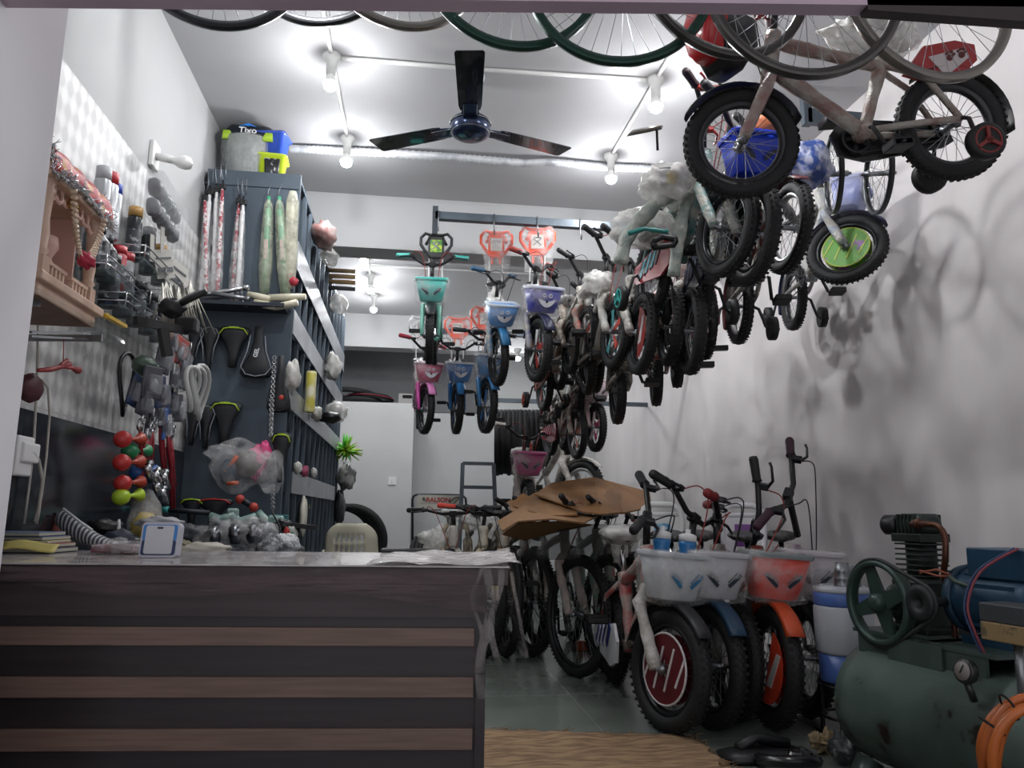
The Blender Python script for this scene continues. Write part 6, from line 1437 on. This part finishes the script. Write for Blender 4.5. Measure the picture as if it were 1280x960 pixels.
for k, (dx, h) in enumerate(((-.012, .095), (.05, .08))):
    t = thing('steel_tumbler', ['ribbed steel tumbler upside down on the water jug lid, left one', 'steel tumbler on the water jug lid beside the flywheel'][k], 'tumbler', (JC.x+dx, 3.02+.03*k, zj+H+.004), 0, 'steel tumblers on the jug')
    b = MB(); b.lathe([(.036, 0), (.034, .004), (.033, h*.3), (.0335, h*.32), (.032, h*.36), (.03, h*.62), (.0305, h*.64), (.029, h*.68), (.026, h), (.0, h)], seg=28); obj('cup', b, STL, t)
# floor clutter front right
for k, (u, v, fn, m, nm, lb, cat) in enumerate((
    (955, 943, lambda b: (b.loft([rrect(0, 0, .16, .07, 0, .05), rrect(0, 0, .17, .075, .02, .05), rrect(.02, 0, .11, .045, .04, .04)]), b.tube([(-.1, 0, .04), (-.02, .02, .07), (.1, 0, .05)], .02, 8)), BLK, 'black_sandal', 'black rubber sandal-like part lying on the floor in the doorway', 'sandal'),
    (985, 955, lambda b: (b.ring((0, 0, .03), .1, .02, (.1, .2, 1), 24, 8), b.blob((.06, 0, .03), (.1, .08, .06), 5, .2)), BLKG, 'black_tube', 'black coiled inner tube on the floor at the bottom edge', 'inner tube'),
    (1035, 935, lambda b: (b.blob((0, 0, .04), (.1, .08, .07), 61, .35, 18), b.blob((-.05, .02, .05), (.06, .05, .05), 62, .4)), mat('#7a6a50', .8, c2='#a08f6c', sc=20), 'crumpled_paper', 'crumpled brown paper heap on the floor before the jug stand', 'paper'),
    (1058, 948, lambda b: (b.blob((0, 0, .05), (.13, .1, .1), 63, .3, 18)), mat('#3a3f40', .4, c2='#7d8080', sc=30, lo=.55, hi=.62), 'grey_bag', 'grey plastic bag of scraps on the floor beside the brown paper', 'bag'),
    (905, 955, lambda b: (b.blob((0, 0, .015), (.06, .04, .03), 64, .3, 14)), mat('#6a5238', .8), 'cardboard_scrap', 'small brown scrap at the right end of the jute mat', 'scrap'))):
    c = PZ(u, v+6, 0); b = MB(); fn(b); o = obj(nm, b, m); o.location = (c.x, c.y, 0); o.rotation_euler.z = .3*k; tag(o, lb, cat)
b = MB(); b.tube([PZ(u, v, .012) for u, v in ((1010, 900), (1028, 915), (1045, 918), (1075, 930), (1090, 945))], .008, 8); o = obj('floor_pipe', b, BLK); tag(o, 'thin black pipe on the floor under the jug stand', 'pipe')
b = MB(); b.box((0, 0, .03), (.14, .05, .06), bev=.01); o = obj('orange_reflector', b, mat('#a8481c', .4)); c = PZ(742, 820, .0); o.location = (c.x, c.y+.2, 0); tag(o, 'small orange block on the floor between the parked bicycles', 'reflector')
# ------------------------------------------------------------------ COMPRESSOR
A = Pd(1096, 868, 2.72); B2 = Pd(1262, 925, 2.22)
za = (A.z+B2.z)/2; A.z = za; 
axd = V((B2.x-A.x, B2.y-A.y, 0)); Lc = axd.length+.16; yaw = math.atan2(axd.y, axd.x)
RT_ = .205
cmp_ = thing('air_compressor', 'old green air compressor with tank, belt-driven pump and blue motor', 'compressor', (A.x, A.y, 0), yaw)
GRN = mat('#465550', .4, c2='#3a4843', sc=5, bump=.15, bsc=30, metal=.2); GRD = mat('#222b28', .45, .4, c2='#2c3733', sc=9)
TNK = mat('#5c6c65', .38, c2='#495750', sc=3.5, metal=.2, bump=.1, bsc=20)
# rust patches on the tank
nt = TNK.node_tree; N = nt.nodes; L_ = nt.links; bs = N['Principled BSDF']; src = bs.inputs['Base Color'].links[0].from_socket
n1 = N.new('ShaderNodeTexNoise'); n1.inputs['Scale'].default_value = 7; n1.inputs['Detail'].default_value = 8; n1.inputs['Roughness'].default_value = .65
tcx = N.new('ShaderNodeTexCoord'); L_.new(tcx.outputs['Object'], n1.inputs['Vector'])
r1 = N.new('ShaderNodeValToRGB'); r1.color_ramp.elements[0].position = .57; r1.color_ramp.elements[1].position = .63; L_.new(n1.outputs['Fac'], r1.inputs['Fac'])
mx = N.new('ShaderNodeMixRGB'); L_.new(r1.outputs['Color'], mx.inputs[0]); L_.new(src, mx.inputs[1]); mx.inputs[2].default_value = lin('#2e2522'); L_.new(mx.outputs[0], bs.inputs['Base Color'])
b = MB(); b.lathe([(0, -.075), (.08, -.07), (.15, -.05), (.2, -.02), (RT_*.97, .02), (RT_, .05), (RT_, Lc-.1), (RT_*1.01, Lc-.1), (RT_*1.01, Lc-.085), (RT_*.97, Lc-.04), (.2, Lc), (.15, Lc+.03), (.08, Lc+.05), (0, Lc+.055)], (.045, 0, za), (1, 0, 0), 48); obj('tank', b, TNK, cmp_)
for x in (.06, Lc-.16):
    for sy in (-1, 1):
        b = MB(); b.loft([[(x, sy*.1, za-.19), (x+.07, sy*.1, za-.19), (x+.07, sy*.15, za-.16), (x, sy*.15, za-.16)], [(x-.01, sy*.17, 0), (x+.07, sy*.17, 0), (x+.07, sy*.2, 0), (x-.01, sy*.2, 0)]]); obj('leg', b, GRN, cmp_)
zt_ = za+RT_
zp = zt_+.04
b = MB(); b.bar((.05, -.1, zt_+.0), (Lc-.12, -.1, zt_+.0), .012, .085); b.bar((.05, .12, zt_+.0), (Lc-.12, .12, zt_+.0), .012, .085); b.box((.2, .01, zp-.005), (.34, .24, .012)); b.box((Lc-.22, .01, zp-.005), (.28, .24, .012)); b.bar((.2, -.115, zt_-.01), (.42, -.115, zt_-.01), .006, .09); obj('platform', b, GRN, cmp_)
fx, fz = .075, zp+.10      # flywheel centre
b = MB(); b.box((.16, .09, zp+.09), (.15, .15, .18), bev=.015); b.lathe([(.055, -.02), (.06, 0), (.06, .03), (.03, .05)], (.16, .0, fz), (0, -1, 0), 24); b.box((.16, .09, zp+.01), (.2, .2, .02), bev=.004); obj('crankcase', b, GRD, cmp_)
b = MB(); b.lathe([(.13, 0), (.138, .0), (.142, .012), (.142, .03), (.138, .042), (.125, .042), (.12, .035), (.12, .008), (.125, 0)] + [(.13, 0)], (.165, -.085, fz), (0, -1, 0), 48); b.lathe([(0, -.03), (.028, -.03), (.03, .0), (.03, .045), (.02, .055), (0, .055)], (.165, -.085, fz), (0, -1, 0), 24)
for k in range(4):
    a = R_(20+90*k)
    out = []
    for (r, w) in ((.025, -.03), (.122, -.018), (.122, .018), (.025, .03)): out.append((r*math.cos(a)-w*math.sin(a), r*math.sin(a)+w*math.cos(a)))
    b.prism(out, .014, M=Matrix(((1, 0, 0, .165), (0, 0, -1, -.095), (0, 1, 0, fz), (0, 0, 0, 1))))
obj('flywheel', b, mat('#33453f', .4, .3), cmp_)
b = MB(); cz = zp+.175
b.cyl((.16, .09, cz-.01), (.16, .09, cz+.14), .05, seg=24)
for k in range(7): b.box((.16, .09, cz+.012+k*.018), (.12, .12, .006), bev=.002)
obj('cylinder_fins', b, GRD, cmp_)
hz_ = cz+.13
b = MB(); b.box((.16, .09, hz_+.012), (.135, .13, .03), bev=.004); b.loft([rrect(.16, .09, .063, .06, hz_+.03, .03), rrect(.16, .09, .063, .058, hz_+.07, .04), rrect(.16, .09, .05, .045, hz_+.095, .03)])
for k in range(5): b.box((.122+k*.018, .09, hz_+.058), (.005, .125, .07), bev=.002)
obj('cylinder_head', b, GRD, cmp_)
b = MB(); b.lathe([(0, 0), (.03, 0), (.036, .01), (.036, .05), (.026, .06), (0, .06)], (.10, .06, hz_+.055), (-1, -.3, 0), 20); obj('air_filter', b, BLK, cmp_)
b = MB(); b.tube(smooth([(.2, .02, hz_+.06), (.28, .0, hz_+.06), (.33, .0, hz_+.055), (.355, 0, hz_+.02), (.35, 0, hz_-.05), (.32, .02, hz_-.11), (.315, .05, hz_-.25), (.31, .05, zt_-.02)], 4), .010, 8); b.lathe([(.018, 0), (.018, .03)], (.215, .022, hz_+.06), (1, -.3, 0), 8); obj('delivery_pipe', b, COPPER, cmp_)
mx_ = Lc-.2
for (r_, zz_) in ((0, 0),):
    b = MB(); pc = (mx_-.13, -.1, zp+.12)
    b.lathe([(.05, 0), (.058, .004), (.05, .012), (.058, .022), (.05, .03), (.02, .03), (.02, .0)], pc, (0, -1, 0), 28); b.cyl((mx_-.13, -.1, zp+.12), (mx_-.13, -.02, zp+.12), .014); obj('motor_pulley', b, mat('#2a2c2d', .5, .4), cmp_)
yb2 = -.115
Cf, Cp = V((.165, yb2, fz)), V((mx_-.13, yb2, zp+.12))
dd = (Cp-Cf); ang = math.atan2(dd.z, dd.x); off = math.acos((.142-.056)/dd.length)
b = MB(); pts = []
for i in range(25): a = ang+off+(2*math.pi-2*off)*i/24; pts.append(Cf+V((math.cos(a), 0, math.sin(a)))*.144)
for i in range(13): a = ang-off+2*off*i/12; pts.append(Cp+V((math.cos(a), 0, math.sin(a)))*.058)
b.tube(pts, .0065, 6, closed=True); obj('belt', b, mat('#1d2021', .6), cmp_)
MBL = mat('#24445c', .4, .2, c2='#1e3a4e', sc=6)
b = MB(); zc_ = zp+.13
b.lathe([(0, 0), (.085, 0), (.1, .012), (.102, .03), (.102, .25), (.1, .27), (.07, .29), (0, .29)], (mx_-.13, .09, zc_), (1, 0, 0), 32)
for k in range(14):
    a = R_(-60+k*22); b.bar((mx_-.09, .09+.1*math.sin(a), zc_+.1*math.cos(a)), (mx_+.1, .09+.1*math.sin(a), zc_+.1*math.cos(a)), .012, .012)
b.box((mx_, .09, zp+.012), (.2, .18, .024)); obj('motor', b, MBL, cmp_)
b = MB(); b.box((mx_+.06, .09, zc_+.12), (.24, .17, .09), bev=.004); obj('terminal_box', b, MBL, cmp_)
b = MB(); b.lathe([(.1, 0), (.11, .004), (.105, .03), (.08, .045), (0, .05)], (mx_-.12, .09, zc_), (-1, 0, 0), 32); obj('motor_end_bell', b, mat('#1f3a4c', .45, .2), cmp_)
for cc, d in (('#7d2f3c', 0), ('#26365c', -.012)):
    b = MB(); b.tube(smooth([(mx_+.13+d, -.0, zc_+.17), (mx_+.05+d, -.06, zc_+.1), (mx_+.03+d, -.1, zc_+.0), (mx_+.06+d, -.11, zc_-.08), (mx_+.08+d, -.1, zt_+.03)]), .004, 6); obj('wire', b, mat(cc, .5), cmp_)
for k in range(2): b = MB(); b.tube([(.24, .0, zp+.2+.01*k), (.29, -.03, zp+.21), (.33, -.02, zp+.2+.02*k), (.36, .02, zp+.2)], .004, 6); obj('wire', b, mat('#8c4a34', .5), cmp_)
b = MB(); b.tube([(.36, .0, zp+.2), (.42, -.04, zp+.19), (.5, -.06, zp+.18)], .007, 6); obj('wire', b, mat('#39463f', .5), cmp_)
gc = V((mx_+.1, -.2, zt_+.0))
GM = Matrix.Identity(4)
b = MB(); b.lathe([(0, -.012), (.032, -.012), (.034, .01), (.03, .014), (0, .012)], gc, (0, -1, .15), 28); b.cyl(gc-V((0, 0, .03)), gc-V((0, -.02, .08)), .01); gg = obj('pressure_gauge', b, mat('#3a3a3a', .3, .6), cmp_)
b = MB(); b.lathe([(0, .0135), (.026, .0135), (.026, .015), (0, .015)], gc, (0, -1, .15), 28); obj('dial', b, mat('#7f7a76', .5), gg)
b = MB(); b.bar(gc+V((-.006, -.0165, -.004)), gc+V((.008, -.0165, .02)), .003, .002, (0, 1, 0)); obj('needle', b, BLK, gg)
b = MB(); b.box((mx_+.22, -.14, zc_+.0), (.14, .1, .05), bev=.004); sb_ = obj('pressure_switch', b, mat('#3a3d40', .5), cmp_)
b = MB(); b.box((mx_+.22, -.14, zc_-.05), (.142, .1, .05), bev=.004); obj('switch_base', b, mat('#8a7450', .6, c2='#5f5240', sc=30, lo=.55, hi=.6), sb_)
b = MB(); b.cyl((mx_+.22, -.14, zt_-.1), (mx_+.22, -.14, zc_-.06), .012); obj('nipple', b, STL, sb_)
# orange hose coil
hc = Pd(1288, 955, 1.8)
t = thing('air_hose', 'coiled orange air hose hanging at the right end of the compressor', 'hose', tuple(hc))
rh = 70/F*1.8
HO = mat('#b8622c', .4, c2='#a3541f', sc=8)
for k in range(6):
    b = MB(); pts = []
    for i in range(36):
        a = 2*math.pi*i/36; r = rh*(1-.06*(k % 3)); p = RT*(math.cos(a)*r*.82+.01*(k//2)+.008*math.sin(a*2+k)) + UP*(math.sin(a)*r*1.12) + FW*(-.03+.017*k) 
        pts.append(p)
    b.tube(pts, .0115, 8, closed=True); obj('coil', b, HO, t)
b = MB(); b.tube([RT*.0+UP*rh*.7-FW*.04, RT*-.02-UP*.0-FW*.05, RT*-.0-UP*rh*.5-FW*.06, RT*.03-UP*rh-FW*.06], .0115, 8); b.tube([RT*-.04-UP*.06-FW*.05, RT*.02-UP*.03-FW*.06, RT*.08+UP*.0-FW*.06], .0115, 8); obj('loose_end', b, HO, t)
b = MB()
for (a_) in (2.0, 2.5): b.ring(RT*(math.cos(a_)*rh*.8)+UP*(math.sin(a_)*rh*1.08)+FW*.01, .03, .003, tuple(RT*-math.sin(a_)+UP*math.cos(a_)), 12, 5)
obj('tie_wire', b, BLK, t)
